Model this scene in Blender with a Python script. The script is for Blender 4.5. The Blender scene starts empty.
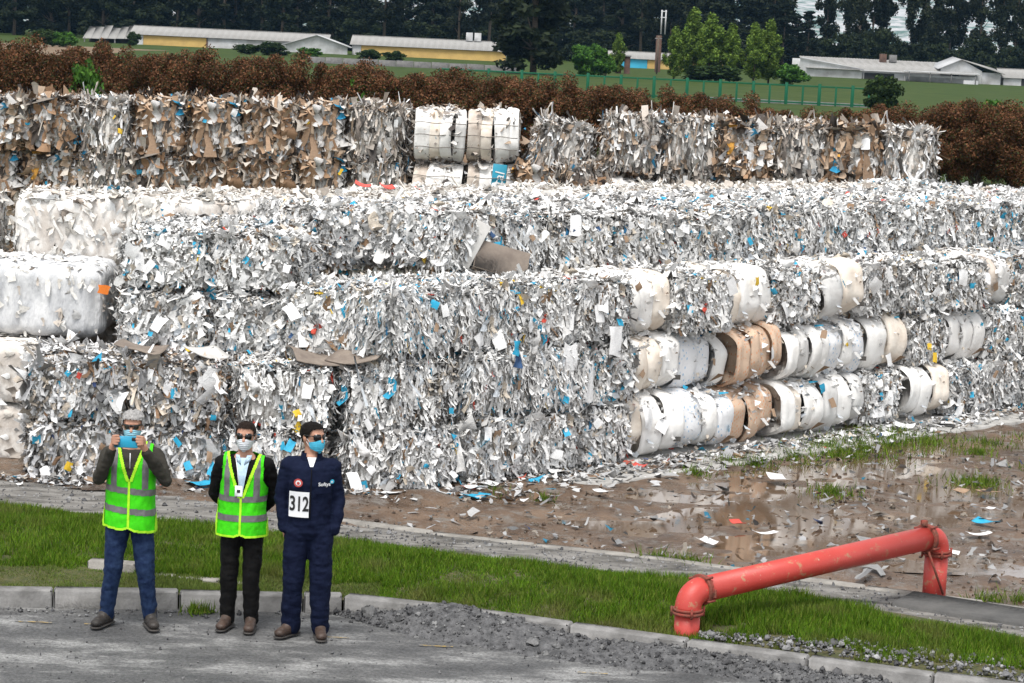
import bpy, math, random
import numpy as np
from mathutils import Vector, Matrix, noise as mnoise
rad = math.radians
S = bpy.context.scene
COL = S.collection
# ------------------------------------------------------------------ camera, sky, sun, exposure
cam_d = bpy.data.cameras.new('camera'); cam = bpy.data.objects.new('camera', cam_d); COL.objects.link(cam)
S.camera = cam
FPX = 2400.0
cam_d.sensor_width = 36.0; cam_d.lens = 36.0 * FPX / 1024.0
cam_d.clip_start = 0.5; cam_d.clip_end = 30000
cam.matrix_world = (Matrix.Translation((0, 0, 4.74)) @ Matrix.Rotation(rad(90) - math.atan(296 / FPX), 4, 'X')
                    @ Matrix.Rotation(rad(2.7), 4, 'Z'))
SUN_EL, SUN_AZ = rad(66), rad(195)           # azimuth clockwise from +Y
W = bpy.data.worlds.new('World'); S.world = W; W.use_nodes = True
nt = W.node_tree; bg = nt.nodes['Background']
sky = nt.nodes.new('ShaderNodeTexSky'); sky.sky_type = 'NISHITA'; sky.sun_disc = False
sky.sun_elevation = SUN_EL; sky.sun_rotation = SUN_AZ; sky.altitude = 2600; sky.dust_density = 5.0; sky.air_density = 1.0
hs = nt.nodes.new('ShaderNodeHueSaturation'); hs.inputs['Saturation'].default_value = 0.1
nt.links.new(sky.outputs[0], hs.inputs['Color']); nt.links.new(hs.outputs[0], bg.inputs[0])
bg.inputs[1].default_value = 0.1
sl = bpy.data.lights.new('sun', 'SUN'); sl.energy = 1.5; sl.angle = rad(26); sl.color = (1.0, 0.965, 0.92)
sun = bpy.data.objects.new('sun', sl); COL.objects.link(sun)
sd = Vector((math.sin(SUN_AZ) * math.cos(SUN_EL), math.cos(SUN_AZ) * math.cos(SUN_EL), math.sin(SUN_EL)))
sun.rotation_euler = sd.to_track_quat('Z', 'Y').to_euler()
vs = S.view_settings; vs.view_transform = 'Standard'; vs.look = 'None'; vs.gamma = 1.0; vs.use_curve_mapping = False
vs.exposure = 1.55
S.cycles.max_bounces = 6; S.cycles.diffuse_bounces = 3; S.cycles.volume_bounces = 0

RNG = np.random.default_rng(11)
random.seed(11)

# ------------------------------------------------------------------ helpers
def mk(name, V, F, mat=None, col=None, smooth=False):
    """F: list of int arrays (each n x 3 or n x 4)."""
    V = np.ascontiguousarray(V, dtype=np.float32).reshape(-1, 3)
    if isinstance(F, np.ndarray): F = [F]
    F = [np.asarray(f, dtype=np.int32) for f in F if len(f)]
    me = bpy.data.meshes.new(name)
    me.vertices.add(len(V)); me.vertices.foreach_set('co', V.ravel())
    loops = np.concatenate([f.ravel() for f in F])
    tot = np.concatenate([np.full(len(f), f.shape[1], np.int32) for f in F])
    st = np.concatenate([[0], np.cumsum(tot)[:-1]]).astype(np.int32)
    me.loops.add(len(loops)); me.loops.foreach_set('vertex_index', loops)
    me.polygons.add(len(tot)); me.polygons.foreach_set('loop_start', st)
    if smooth: me.polygons.foreach_set('use_smooth', np.ones(len(tot), bool))
    me.update(calc_edges=True)
    if col is not None:
        a = me.color_attributes.new('Col', 'FLOAT_COLOR', 'POINT')
        c = np.ones((len(V), 4), np.float32); c[:, :3] = col
        a.data.foreach_set('color', c.ravel())
    if mat is not None: me.materials.append(mat)
    return me

def obj(name, me, parent=None, loc=None, rz=0.0, kind=None):
    o = bpy.data.objects.new(name, me); COL.objects.link(o)
    if parent is not None: o.parent = parent
    if loc is not None: o.location = loc
    if rz: o.rotation_euler = (0, 0, rz)
    if kind: o['kind'] = kind
    return o

def thing(name, label, cat, loc=(0, 0, 0), rz=0.0, group=None, me=None):
    o = obj(name, me, None, loc, rz)
    tag(o, label, cat, group); return o

def tag(o, label, cat, group=None):
    o['label'] = label; o['category'] = cat
    if group: o['group'] = group

def join(parts):
    Vs, Fs, off = [], [], 0
    for V, F in parts:
        V = np.asarray(V, float).reshape(-1, 3); Vs.append(V)
        for f in (F if isinstance(F, list) else [F]):
            if len(f): Fs.append(np.asarray(f, int) + off)
        off += len(V)
    return np.concatenate(Vs), Fs

def box(x0, x1, y0, y1, z0, z1):
    V = np.array([(x, y, z) for z in (z0, z1) for y in (y0, y1) for x in (x0, x1)], float)
    F = np.array([(0, 2, 3, 1), (4, 5, 7, 6), (0, 1, 5, 4), (2, 6, 7, 3), (0, 4, 6, 2), (1, 3, 7, 5)])
    return V, F

def bevel_box(x0, x1, y0, y1, z0, z1, b):
    """box with chamfered edges (24 verts)"""
    V = []; c = ((x0 + x1) / 2, (y0 + y1) / 2, (z0 + z1) / 2); h = ((x1 - x0) / 2, (y1 - y0) / 2, (z1 - z0) / 2)
    idx = {}
    for sx in (-1, 1):
        for sy in (-1, 1):
            for sz in (-1, 1):
                s = (sx, sy, sz)
                for a in range(3):
                    p = [c[k] + s[k] * (h[k] - (0 if k == a else b)) for k in range(3)]
                    idx[(s, a)] = len(V); V.append(p)
    F4, F3 = [], []
    for a in range(3):
        o1, o2 = [k for k in range(3) if k != a]
        for sa in (-1, 1):
            q = []
            for (u, v) in ((-1, -1), (1, -1), (1, 1), (-1, 1)):
                s = [0, 0, 0]; s[a] = sa; s[o1] = u; s[o2] = v
                q.append(idx[(tuple(s), a)])
            F4.append(q)
        for u in (-1, 1):
            for v in (-1, 1):
                q = []
                for (sa, ax) in ((-1, o1), (1, o1), (1, o2), (-1, o2)):
                    s = [0, 0, 0]; s[a] = sa; s[o1] = u; s[o2] = v
                    q.append(idx[(tuple(s), ax)])
                F4.append(q)
    for sx in (-1, 1):
        for sy in (-1, 1):
            for sz in (-1, 1):
                s = (sx, sy, sz); F3.append([idx[(s, 0)], idx[(s, 1)], idx[(s, 2)]])
    return np.array(V), [np.array(F4), np.array(F3)]

def tube(path, radii, n=10, cap=True):
    P = np.asarray(path, float); k = len(P); R = np.broadcast_to(np.asarray(radii, float), (k,))
    V = []; up = None
    for i in range(k):
        t = P[min(i + 1, k - 1)] - P[max(i - 1, 0)]; t = t / (np.linalg.norm(t) + 1e-9)
        if up is None:
            a = np.array([0, 0, 1.]) if abs(t[2]) < .9 else np.array([1., 0, 0])
            up = np.cross(t, a); up /= np.linalg.norm(up)
        else:
            up = up - t * np.dot(up, t); up /= np.linalg.norm(up) + 1e-9
        b = np.cross(t, up)
        for j in range(n):
            an = 2 * math.pi * j / n
            V.append(P[i] + R[i] * (math.cos(an) * up + math.sin(an) * b))
    F = [(i * n + j, i * n + (j + 1) % n, (i + 1) * n + (j + 1) % n, (i + 1) * n + j) for i in range(k - 1) for j in range(n)]
    Fs = [np.array(F)]
    if cap:
        V += [P[0], P[-1]]; c0, c1 = len(V) - 2, len(V) - 1
        T = [(c0, (j + 1) % n, j) for j in range(n)] + [(c1, (k - 1) * n + j, (k - 1) * n + (j + 1) % n) for j in range(n)]
        Fs.append(np.array(T))
    return np.array(V), Fs

def capsule(p0, r0, p1, r1, n=14, m=4):
    p0 = np.asarray(p0, float); p1 = np.asarray(p1, float); t = p1 - p0; L = np.linalg.norm(t); t = t / (L + 1e-9)
    path, rr = [], []
    for i in range(m + 1):
        a = -math.pi / 2 + math.pi / 2 * i / m
        path.append(p0 + t * r0 * math.sin(a)); rr.append(max(r0 * math.cos(a), 1e-3))
    for i in range(m + 1):
        a = math.pi / 2 * i / m
        path.append(p1 + t * r1 * math.sin(a)); rr.append(max(r1 * math.cos(a), 1e-3))
    return tube(path, rr, n)

def ellipsoid(c, r, n=14, m=9):
    V, F = capsule((0, 0, 0), 1, (0, 0, 1e-4), 1, n, m // 2)
    return V * np.array(r) + np.array(c), F

def loft(secs, n=28):
    """secs: (z, rx, ry, cx, cy)"""
    V = []
    for (z, rx, ry, cx, cy) in secs:
        for j in range(n):
            a = 2 * math.pi * j / n
            V.append((cx + rx * math.cos(a), cy + ry * math.sin(a), z))
    k = len(secs)
    F = [(i * n + j, i * n + (j + 1) % n, (i + 1) * n + (j + 1) % n, (i + 1) * n + j) for i in range(k - 1) for j in range(n)]
    z, rx, ry, cx, cy = secs[0]; V.append((cx, cy, z)); z, rx, ry, cx, cy = secs[-1]; V.append((cx, cy, z))
    c0, c1 = len(V) - 2, len(V) - 1
    T = [(c0, (j + 1) % n, j) for j in range(n)] + [(c1, (k - 1) * n + j, (k - 1) * n + (j + 1) % n) for j in range(n)]
    return np.array(V, float), [np.array(F), np.array(T)]

def vnoise(P, scale, seed=0.0, octv=3):
    """value noise -1..1 for an (n,3) array"""
    P = np.asarray(P, float) * scale + seed * 17.31
    out = np.zeros(len(P)); amp = 1.0; tot = 0
    for o in range(octv):
        Q = P * (2 ** o) + 31.7 * o
        i = np.floor(Q).astype(np.int64); f = Q - i; f = f * f * (3 - 2 * f)
        acc = np.zeros(len(P))
        for dx in (0, 1):
            for dy in (0, 1):
                for dz in (0, 1):
                    h = ((i[:, 0] + dx) * 374761393 + (i[:, 1] + dy) * 668265263 + (i[:, 2] + dz) * 2147483647) & 0xffffffff
                    h = ((h ^ (h >> 13)) * 1274126177) & 0xffffffff; h = (h ^ (h >> 16)) & 0xffff
                    w = (f[:, 0] if dx else 1 - f[:, 0]) * (f[:, 1] if dy else 1 - f[:, 1]) * (f[:, 2] if dz else 1 - f[:, 2])
                    acc += w * (h / 32767.5 - 1)
        out += amp * acc; tot += amp; amp *= .5
    return out / tot

def grid(xs, ys, zf):
    X, Y = np.meshgrid(xs, ys); V = np.stack([X.ravel(), Y.ravel(), np.zeros(X.size)], 1)
    V[:, 2] = zf(V)
    nx, ny = len(xs), len(ys)
    i = np.arange((nx - 1) * (ny - 1)); r = i // (nx - 1); c = i % (nx - 1); a = r * nx + c
    return V, np.stack([a, a + 1, a + nx + 1, a + nx], 1)

# ------------------------------------------------------------------ materials
def material(name):
    m = bpy.data.materials.new(name); m.use_nodes = True
    return m, m.node_tree, m.node_tree.nodes['Principled BSDF']

def mat(name, c1, c2=None, scale=6.0, rough=0.8, bump=0.0, bscale=None, metal=0.0, detail=6, stretch=None, spec=0.5, lo=.35, hi=.65):
    m, t, b = material(name)
    b.inputs['Roughness'].default_value = rough; b.inputs['Metallic'].default_value = metal
    b.inputs['Specular IOR Level'].default_value = spec
    tc = t.nodes.new('ShaderNodeTexCoord'); src = tc.outputs['Object']
    if stretch:
        mp = t.nodes.new('ShaderNodeMapping'); mp.inputs['Scale'].default_value = stretch
        t.links.new(src, mp.inputs[0]); src = mp.outputs[0]
    if c2 is None: c2 = tuple(v * .8 for v in c1)
    nz = t.nodes.new('ShaderNodeTexNoise'); nz.inputs['Scale'].default_value = scale; nz.inputs['Detail'].default_value = detail
    nz.inputs['Roughness'].default_value = .65
    t.links.new(src, nz.inputs['Vector'])
    cr = t.nodes.new('ShaderNodeValToRGB'); cr.color_ramp.elements[0].position = lo; cr.color_ramp.elements[1].position = hi
    cr.color_ramp.elements[0].color = (*c1, 1); cr.color_ramp.elements[1].color = (*c2, 1)
    t.links.new(nz.outputs[0], cr.inputs[0]); t.links.new(cr.outputs[0], b.inputs['Base Color'])
    if bump:
        n2 = t.nodes.new('ShaderNodeTexNoise'); n2.inputs['Scale'].default_value = bscale or scale * 4; n2.inputs['Detail'].default_value = 5
        t.links.new(src, n2.inputs['Vector'])
        bp = t.nodes.new('ShaderNodeBump'); bp.inputs['Strength'].default_value = bump; bp.inputs['Distance'].default_value = .02
        t.links.new(n2.outputs[0], bp.inputs['Height']); t.links.new(bp.outputs[0], b.inputs['Normal'])
    m['cr'] = cr.name
    return m

def mat_col(name, rough=.75, nscale=20., var=.25, bump=.3, bscale=40., trans=0.0, spec=.4):
    """colour from the vertex attribute, with mottling"""
    m, t, b = material(name); b.inputs['Roughness'].default_value = rough; b.inputs['Specular IOR Level'].default_value = spec
    at = t.nodes.new('ShaderNodeAttribute'); at.attribute_name = 'Col'
    tc = t.nodes.new('ShaderNodeTexCoord'); nz = t.nodes.new('ShaderNodeTexNoise'); nz.inputs['Scale'].default_value = nscale; nz.inputs['Detail'].default_value = 4
    t.links.new(tc.outputs['Object'], nz.inputs['Vector'])
    mr = t.nodes.new('ShaderNodeMapRange'); mr.inputs[1].default_value = .3; mr.inputs[2].default_value = .7
    mr.inputs[3].default_value = 1 - var; mr.inputs[4].default_value = 1.0
    t.links.new(nz.outputs[0], mr.inputs[0])
    mx = t.nodes.new('ShaderNodeVectorMath'); mx.operation = 'SCALE'
    t.links.new(at.outputs['Color'], mx.inputs[0]); t.links.new(mr.outputs[0], mx.inputs['Scale'])
    t.links.new(mx.outputs[0], b.inputs['Base Color'])
    if bump:
        n2 = t.nodes.new('ShaderNodeTexNoise'); n2.inputs['Scale'].default_value = bscale; n2.inputs['Detail'].default_value = 3
        t.links.new(tc.outputs['Object'], n2.inputs['Vector'])
        bp = t.nodes.new('ShaderNodeBump'); bp.inputs['Strength'].default_value = bump; bp.inputs['Distance'].default_value = .02
        t.links.new(n2.outputs[0], bp.inputs['Height']); t.links.new(bp.outputs[0], b.inputs['Normal'])
    if trans:
        out = t.nodes['Material Output']; tr = t.nodes.new('ShaderNodeBsdfTranslucent'); ms = t.nodes.new('ShaderNodeMixShader')
        ms.inputs[0].default_value = trans
        t.links.new(mx.outputs[0], tr.inputs[0]); t.links.new(b.outputs[0], ms.inputs[1]); t.links.new(tr.outputs[0], ms.inputs[2])
        t.links.new(ms.outputs[0], out.inputs[0])
    return m

M = {}
M['paper'] = mat_col('paper', .8, 25, .22, .35, 60)
M['leaf'] = mat_col('leaf', .7, 2, .3, 0, trans=.2, spec=.12)
M['core'] = mat('paper_core', (.16, .145, .13), (.70, .69, .66), 18, .9, .9, 34, stretch=(1, 1, .5))
M['stone'] = mat_col('stone', .9, 30, .35, .5, 60)
M['bark'] = mat('bark', (.06, .045, .03), (.12, .09, .07), 6, .9, .5, 20)

# ------------------------------------------------------------------ ground, road, kerb, path, grass, mud
def far_z(Y): return np.clip((Y - 60) / 340.0, 0, 2.2) * 2.0

def gz(V):
    z = far_z(V[:, 1]) + np.clip(np.abs(V[:, 0]) - 150, 0, None) * .004
    near = (np.abs(V[:, 0]) < 14) & (V[:, 1] < 45)
    return z - .12 * near
xs = np.unique(np.concatenate([np.linspace(-6000, -160, 12), np.linspace(-150, 150, 41), np.linspace(160, 6000, 12), [-14.0, -13.9, 13.9, 14.0]]))
ys = np.unique(np.concatenate([np.linspace(-200, 10, 6), np.linspace(12, 60, 16), np.linspace(65, 820, 60), np.linspace(900, 9000, 12)]))
V, F = grid(xs, ys, gz)
M['field'] = mat('field_grass', (.024, .046, .008), (.045, .066, .014), .35, .95, .4, 3, spec=.1)
obj('ground', mk('ground', V, F, M['field'], smooth=True), kind='structure')

KERB = np.array([(-9, 18.45), (-4.07, 19.11), (-2.47, 19.34), (-1.30, 19.45), (-.16, 19.13), (.81, 18.73), (1.51, 18.47), (2.34, 18.16), (3.71, 17.63), (6.5, 16.5), (11, 14.7)])
GRASSF = np.array([(-9, 23.6), (-4.87, 22.85), (-2.87, 22.32), (-.94, 21.62), (1.23, 20.93), (2.28, 20.62), (3.42, 20.0), (4.31, 19.4), (6.5, 17.8), (11, 15.6)])
EDGE = np.array([(-9, 25.3), (-5.3, 24.4), (-3.12, 23.9), (-1.58, 22.9), (-.5, 22.43), (.92, 22.0), (1.84, 21.72), (2.4, 21.35), (3.3, 20.98), (4.59, 20.45), (7, 19.3), (11, 17.4)])
def yline(L, x): return np.interp(x, L[:, 0], L[:, 1])

# road
def road_z(V): return .004 + .006 * vnoise(V, 1.5, 1)
V, F = grid(np.linspace(-14, 14, 90), np.linspace(9, 19.9, 60), lambda V: .004 + 0 * V[:, 0])
ky = yline(KERB, V[:, 0]); V[:, 1] = 9 + (V[:, 1] - 9) * (ky + .06 - 9) / 10.9; V[:, 2] = road_z(V)
m, t, b = material('asphalt')
tc = t.nodes.new('ShaderNodeTexCoord')
def noise_node(t, src, sc, det=6, rough=.6, mapping=None):
    n = t.nodes.new('ShaderNodeTexNoise'); n.inputs['Scale'].default_value = sc; n.inputs['Detail'].default_value = det; n.inputs['Roughness'].default_value = rough
    if mapping:
        mp = t.nodes.new('ShaderNodeMapping'); mp.inputs['Scale'].default_value = mapping; t.links.new(src, mp.inputs[0]); src = mp.outputs[0]
    t.links.new(src, n.inputs['Vector']); return n.outputs[0]
def ramp(t, fac, stops):
    cr = t.nodes.new('ShaderNodeValToRGB'); e = cr.color_ramp.elements
    e[0].position, e[0].color = stops[0][0], (*stops[0][1], 1); e[1].position, e[1].color = stops[-1][0], (*stops[-1][1], 1)
    for p, c in stops[1:-1]:
        x = e.new(p); x.color = (*c, 1)
    t.links.new(fac, cr.inputs[0]); return cr.outputs[0]
def mix(t, fac, a, b):
    mx = t.nodes.new('ShaderNodeMix'); mx.data_type = 'RGBA'
    if isinstance(fac, float): mx.inputs[0].default_value = fac
    else: t.links.new(fac, mx.inputs[0])
    for i, s in ((6, a), (7, b)):
        if isinstance(s, tuple): mx.inputs[i].default_value = (*s, 1)
        else: t.links.new(s, mx.inputs[i])
    return mx.outputs[2]
def bump(t, b, h, strength, dist=.02):
    bp = t.nodes.new('ShaderNodeBump'); bp.inputs['Strength'].default_value = strength; bp.inputs['Distance'].default_value = dist
    t.links.new(h, bp.inputs['Height']); t.links.new(bp.outputs[0], b.inputs['Normal'])
o = tc.outputs['Object']
base = ramp(t, noise_node(t, o, 1.1, 8, .7, (1, 2.2, 1)), [(.36, (.065, .066, .068)), (.5, (.115, .115, .115)), (.62, (.29, .29, .285))])
fine = ramp(t, noise_node(t, o, 38, 4, .7), [(.38, (.35, .35, .35)), (.58, (1, 1, 1))])
mm = t.nodes.new('ShaderNodeMix'); mm.data_type = 'RGBA'; mm.blend_type = 'MULTIPLY'; mm.inputs[0].default_value = .75
t.links.new(base, mm.inputs[6]); t.links.new(fine, mm.inputs[7]); t.links.new(mm.outputs[2], b.inputs['Base Color'])
b.inputs['Roughness'].default_value = .75
bump(t, b, noise_node(t, o, 30, 5, .7), .7, .03)
M['asphalt'] = m
road = obj('road', mk('road', V, F, M['asphalt'], smooth=True), kind='structure')
# worn yellow line: broken flecks of paint
M['yellow_paint'] = mat('worn_yellow_paint', (.30, .21, .07), (.13, .13, .128), 30, .9, lo=.46, hi=.54)
for (x0, x1, y) in ((-3.85, -3.55, 18.66), (-1.42, -1.18, 18.62), (-.62, -.35, 18.5), (.62, .85, 17.9), (1.55, 1.8, 17.62), (-3.3, -3.15, 18.68)):
    pts = []; n = 9
    for k in range(n):
        x = x0 + (x1 - x0) * k / (n - 1); pts += [(x, y - .004 - .016 * random.random(), .014), (x, y + .002 + .016 * random.random(), .014)]
    o_ = obj('road_marking', mk('road_marking', pts, np.array([(2 * k, 2 * k + 2, 2 * k + 3, 2 * k + 1) for k in range(n - 1)]), M['yellow_paint']), road)

# kerb stones
M['kerb'] = mat('kerb_concrete', (.25, .245, .24), (.12, .117, .113), 4, .85, .35, 40)
kerb = thing('kerb', 'pale grey concrete kerb edging the road beside the grass strip', 'kerb')
def along(L, s):
    d = np.concatenate([[0], np.cumsum(np.linalg.norm(np.diff(L, axis=0), axis=1))])
    return np.array([np.interp(s, d, L[:, 0]), np.interp(s, d, L[:, 1])])
Ltot = np.sum(np.linalg.norm(np.diff(KERB, axis=0), axis=1))
dc = np.concatenate([[0], np.cumsum(np.linalg.norm(np.diff(KERB, axis=0), axis=1))])
brk = [.3]
for tgt in np.arange(1, 40): brk.append(brk[-1] + (1.02))
stone_breaks = sorted(set([round(v, 3) for v in brk if v < dc[3] - .3] + [round(dc[3], 3)] + [round(dc[3] + .98 * k, 3) for k in range(1, 16) if dc[3] + .98 * k < Ltot]))
for a, b_ in zip(stone_breaks[:-1], stone_breaks[1:]):
    p, q = along(KERB, a + .006), along(KERB, b_ - .006)
    L = np.linalg.norm(q - p); ang = math.atan2(q[1] - p[1], q[0] - p[0])
    V, F = bevel_box(0, L, 0, .15, -.06, .15 + random.uniform(-.006, .006), .014)
    o_ = obj('kerb_stone', mk('kerb_stone', V, F, M['kerb']), kerb, (p[0], p[1], 0), ang)

# grass strip soil
def strip(A, B, nx, ny, zf, x0, x1, off0=0., off1=0.):
    V, F = grid(np.linspace(x0, x1, nx), np.linspace(0, 1, ny), lambda V: 0 * V[:, 0])
    ya, yb = yline(A, V[:, 0]) + off0, yline(B, V[:, 0]) + off1
    s = V[:, 1].copy(); V[:, 1] = ya + (yb - ya) * s; V[:, 2] = zf(V, s)
    return V, F
def turf_z(V, s): return .105 + .09 * np.sin(np.clip(s, 0, 1) * math.pi) ** 1.2 * np.clip((3.5 - V[:, 0]) / 3, .35, 1) + .02 * vnoise(V, 1.3, 3)
V, F = strip(KERB, GRASSF, 160, 40, turf_z, -9, 10.8, .10, 0)
M['soil'] = mat('turf_soil', (.035, .045, .012), (.085, .075, .03), 14, .95, .6, 20)
obj('grass_strip_soil', mk('grass_strip_soil', V, F, M['soil'], smooth=True), kind='structure')

# gravel path behind the turf
def path_z(V, s): return .075 - .10 * np.clip((s - .88) / .12, 0, 1) ** 2 * (V[:, 0] < -1.3) + .012 * vnoise(V, 2.2, 5) + .006 * vnoise(V, 9, 6)
V, F = strip(GRASSF, EDGE, 220, 50, path_z, -9, 10.8, -.06, 0)
M['gravel'] = mat('packed_gravel', (.075, .07, .062), (.23, .22, .205), 2.6, .9, 1.0, 38, stretch=(1, 2.5, 1), detail=12, lo=.38, hi=.6)
obj('path', mk('path', V, F, M['gravel'], smooth=True), kind='structure')
# concrete edging behind the path
M['edging'] = mat('edging_concrete', (.30, .285, .26), (.17, .16, .145), 5, .9, .5, 30)
V, F = strip(EDGE, EDGE, 90, 3, lambda V, s: .075 + .008 * vnoise(V, 2, 8), -1.7, 5.2, .0, .16)
V2 = V.copy(); V2[:, 2] = -.05
nx = 90
side = np.array([(i, i + 1, i + 1 + len(V), i + len(V)) for i in range(nx - 1)])
edg = thing('concrete_edging', 'long low concrete edging between gravel path and muddy yard', 'edging')
s0, s1 = -1.7, 5.2
for k in range(7):
    a, b_ = s0 + k * (s1 - s0) / 7 + .004, s0 + (k + 1) * (s1 - s0) / 7 - .004
    pa, pb = np.array([a, yline(EDGE, a)]), np.array([b_, yline(EDGE, b_)])
    V, F = bevel_box(0, np.linalg.norm(pb - pa), 0, .15, -.05, .085 + random.uniform(-.006, .006), .02)
    obj('edging_block', mk('edging_block', V, F, M['edging']), edg, (pa[0], pa[1], 0), math.atan2(pb[1] - pa[1], pb[0] - pa[0]))

# muddy yard heightfield with puddles
def mud_z(V):
    z = .026 * vnoise(V, .55, 2, 2) + .055 * vnoise(V * np.array([1, 1.6, 1]), 1.5, 4, 3) + .022 * vnoise(V, 5, 9, 4)
    # tyre ruts running along the wall
    d = (V[:, 0] + .9) * .726 - (V[:, 1] - 24.75) * .688
    z += .022 * np.sin(d * 3.1 + 1.2 * vnoise(V, .4, 7, 2)) * np.clip(vnoise(V, .35, 12, 2) + .4, 0, 1)
    wet = np.exp(-(((V[:, 0] - 5.2) / 3.6) ** 2 + ((V[:, 1] - 26.3) / 3.0) ** 2)) + .55 * np.exp(-(((V[:, 0] - 2.4) / 1.6) ** 2 + ((V[:, 1] - 23.9) / 1.2) ** 2))
    dry = np.clip((V[:, 0] * -1 + 1.2) / 2, 0, 1) + np.clip(.9 - d, 0, 1) * .6
    return z + .027 - .032 * wet + .03 * dry
V, F = grid(np.arange(-10, 14.01, .065), np.arange(17.0, 37.01, .075), mud_z)
keep = V[F].mean(1); keep = keep[:, 1] > yline(EDGE, keep[:, 0]) - .3
F = F[keep]
m, t, b = material('mud')
tc = t.nodes.new('ShaderNodeTexCoord'); o = tc.outputs['Object']
mudc = ramp(t, noise_node(t, o, .9, 8, .65), [(.3, (.045, .027, .017)), (.5, (.115, .073, .046)), (.7, (.20, .135, .09))])
greyd = ramp(t, noise_node(t, o, 4.5, 8, .7), [(.52, (0, 0, 0)), (.62, (1, 1, 1))])
c = mix(t, greyd, mudc, (.17, .15, .13))
spk = ramp(t, noise_node(t, o, 26, 3, .6), [(.62, (0, 0, 0)), (.68, (1, 1, 1))])
c = mix(t, spk, c, (.06, .045, .035))
t.links.new(c, b.inputs['Base Color'])
rr = ramp(t, noise_node(t, o, 1.6, 5, .6), [(.40, (.12, .12, .12)), (.62, (.65, .65, .65))])
t.links.new(rr, b.inputs['Roughness'])
bump(t, b, noise_node(t, o, 14, 8, .7), .9, .04)
M['mud'] = m
obj('mud_yard', mk('mud_yard', V, F, M['mud'], smooth=True), kind='structure')
m, t, b = material('puddle_water')
b.inputs['Base Color'].default_value = (.11, .072, .045, 1); b.inputs['Roughness'].default_value = .06; b.inputs['Specular IOR Level'].default_value = .9
tc = t.nodes.new('ShaderNodeTexCoord'); bump(t, b, noise_node(t, tc.outputs['Object'], 5, 3, .5), .05, .01)
V, F = grid(np.linspace(-.5, 12, 12), np.linspace(19, 36, 12), lambda V: 0 * V[:, 0] + .012)
keep = V[F].mean(1); F = F[(keep[:, 1] > yline(EDGE, keep[:, 0]) + .9) & (keep[:, 0] < 13)]
obj('puddle_water', mk('puddle_water', V, F, m), kind='structure')

# concrete pad under the bales
U = np.array([.688, .726]); NV = np.array([-.726, .688]); C0 = np.array([-.9, 24.75]); ANG = math.atan2(.726, .688)
M['pad'] = mat('pad_concrete', (.44, .43, .41), (.28, .27, .25), 3, .9, .4, 25)
pad = obj('concrete_pad', None, kind='structure')
pad.location = (C0[0], C0[1], 0); pad.rotation_euler = (0, 0, ANG)
for k in range(6):
    V, F = bevel_box(1.6 + k * 2.4, 1.6 + (k + 1) * 2.4 - .015, -.72, 1.0, -.05, .055 + .004 * (k % 2), .012)
    obj('pad_slab', mk('pad_slab', V, F, M['pad']), pad)
V, F = bevel_box(-7, 7.0, 1.0, 14, -.05, .05, .012)
# dark slab at the right of the grass
M['slab'] = mat('dark_slab', (.045, .045, .044), (.085, .083, .08), 4, .8, .4, 30)
V, F = bevel_box(0, 2.6, -.28, .28, -.05, .085, .015)
slab = thing('drain_slab', 'dark flat concrete slab at the foot of the red pipe post', 'slab', (3.52, 20.62, 0.03), rad(-29), me=mk('drain_slab', V, F, M['slab']))
# low concrete edging in the turf
turf_edge = thing('garden_edging', 'row of low weathered concrete blocks lying in the grass', 'edging', (-3.52, 20.0, 0.1), rad(-9))
for x0, x1, h in ((0, .42, .13), (.43, .78, .06), (.79, 1.15, .05), (1.16, 1.5, .04)):
    V, F = bevel_box(x0, x1, 0, .13, -.05, h, .012); obj('edging_block', mk('edging_block', V, F, M['edging']), turf_edge)

# grass blades (nobody could count them)
def blades(P, h, wid, lean, rng, cols):
    n = len(P); a = rng.uniform(0, 2 * math.pi, n); d = np.stack([np.cos(a), np.sin(a), 0 * a], 1)
    b2 = rng.uniform(0, 2 * math.pi, n); l = np.stack([np.cos(b2), np.sin(b2), 0 * b2], 1) * (lean * h * rng.random(n))[:, None]
    up = np.array([0, 0, 1.])
    V = np.stack([P - d * wid[:, None] / 2, P + d * wid[:, None] / 2, P + up * h[:, None] + l], 1).reshape(-1, 3)
    F = np.arange(3 * n).reshape(n, 3)
    ci = cols[rng.integers(0, len(cols), n)] * rng.uniform(.7, 1.25, (n, 1))
    return V, F, np.repeat(ci, 3, 0)
GC = np.array([(.095, .195, .010), (.075, .16, .009), (.125, .235, .013), (.17, .22, .035), (.05, .11, .008)])
n = 210000
x = RNG.uniform(-5.2, 6.0, n); s = RNG.random(n); s[170000:] *= .3; x[170000:] = RNG.uniform(-5.2, -.9, 40000)
ya, yb = yline(KERB, x) + .16, yline(GRASSF, x) + .06 * vnoise(np.stack([x, 0 * x, 0 * x], 1), 3, 2)
y = ya + (yb - ya) * s
P = np.stack([x, y, 0 * x], 1)
P[:, 2] = turf_z(P, s) - .01
clump = vnoise(P, 1.6, 21); clump2 = vnoise(P, 5.0, 23)
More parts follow.
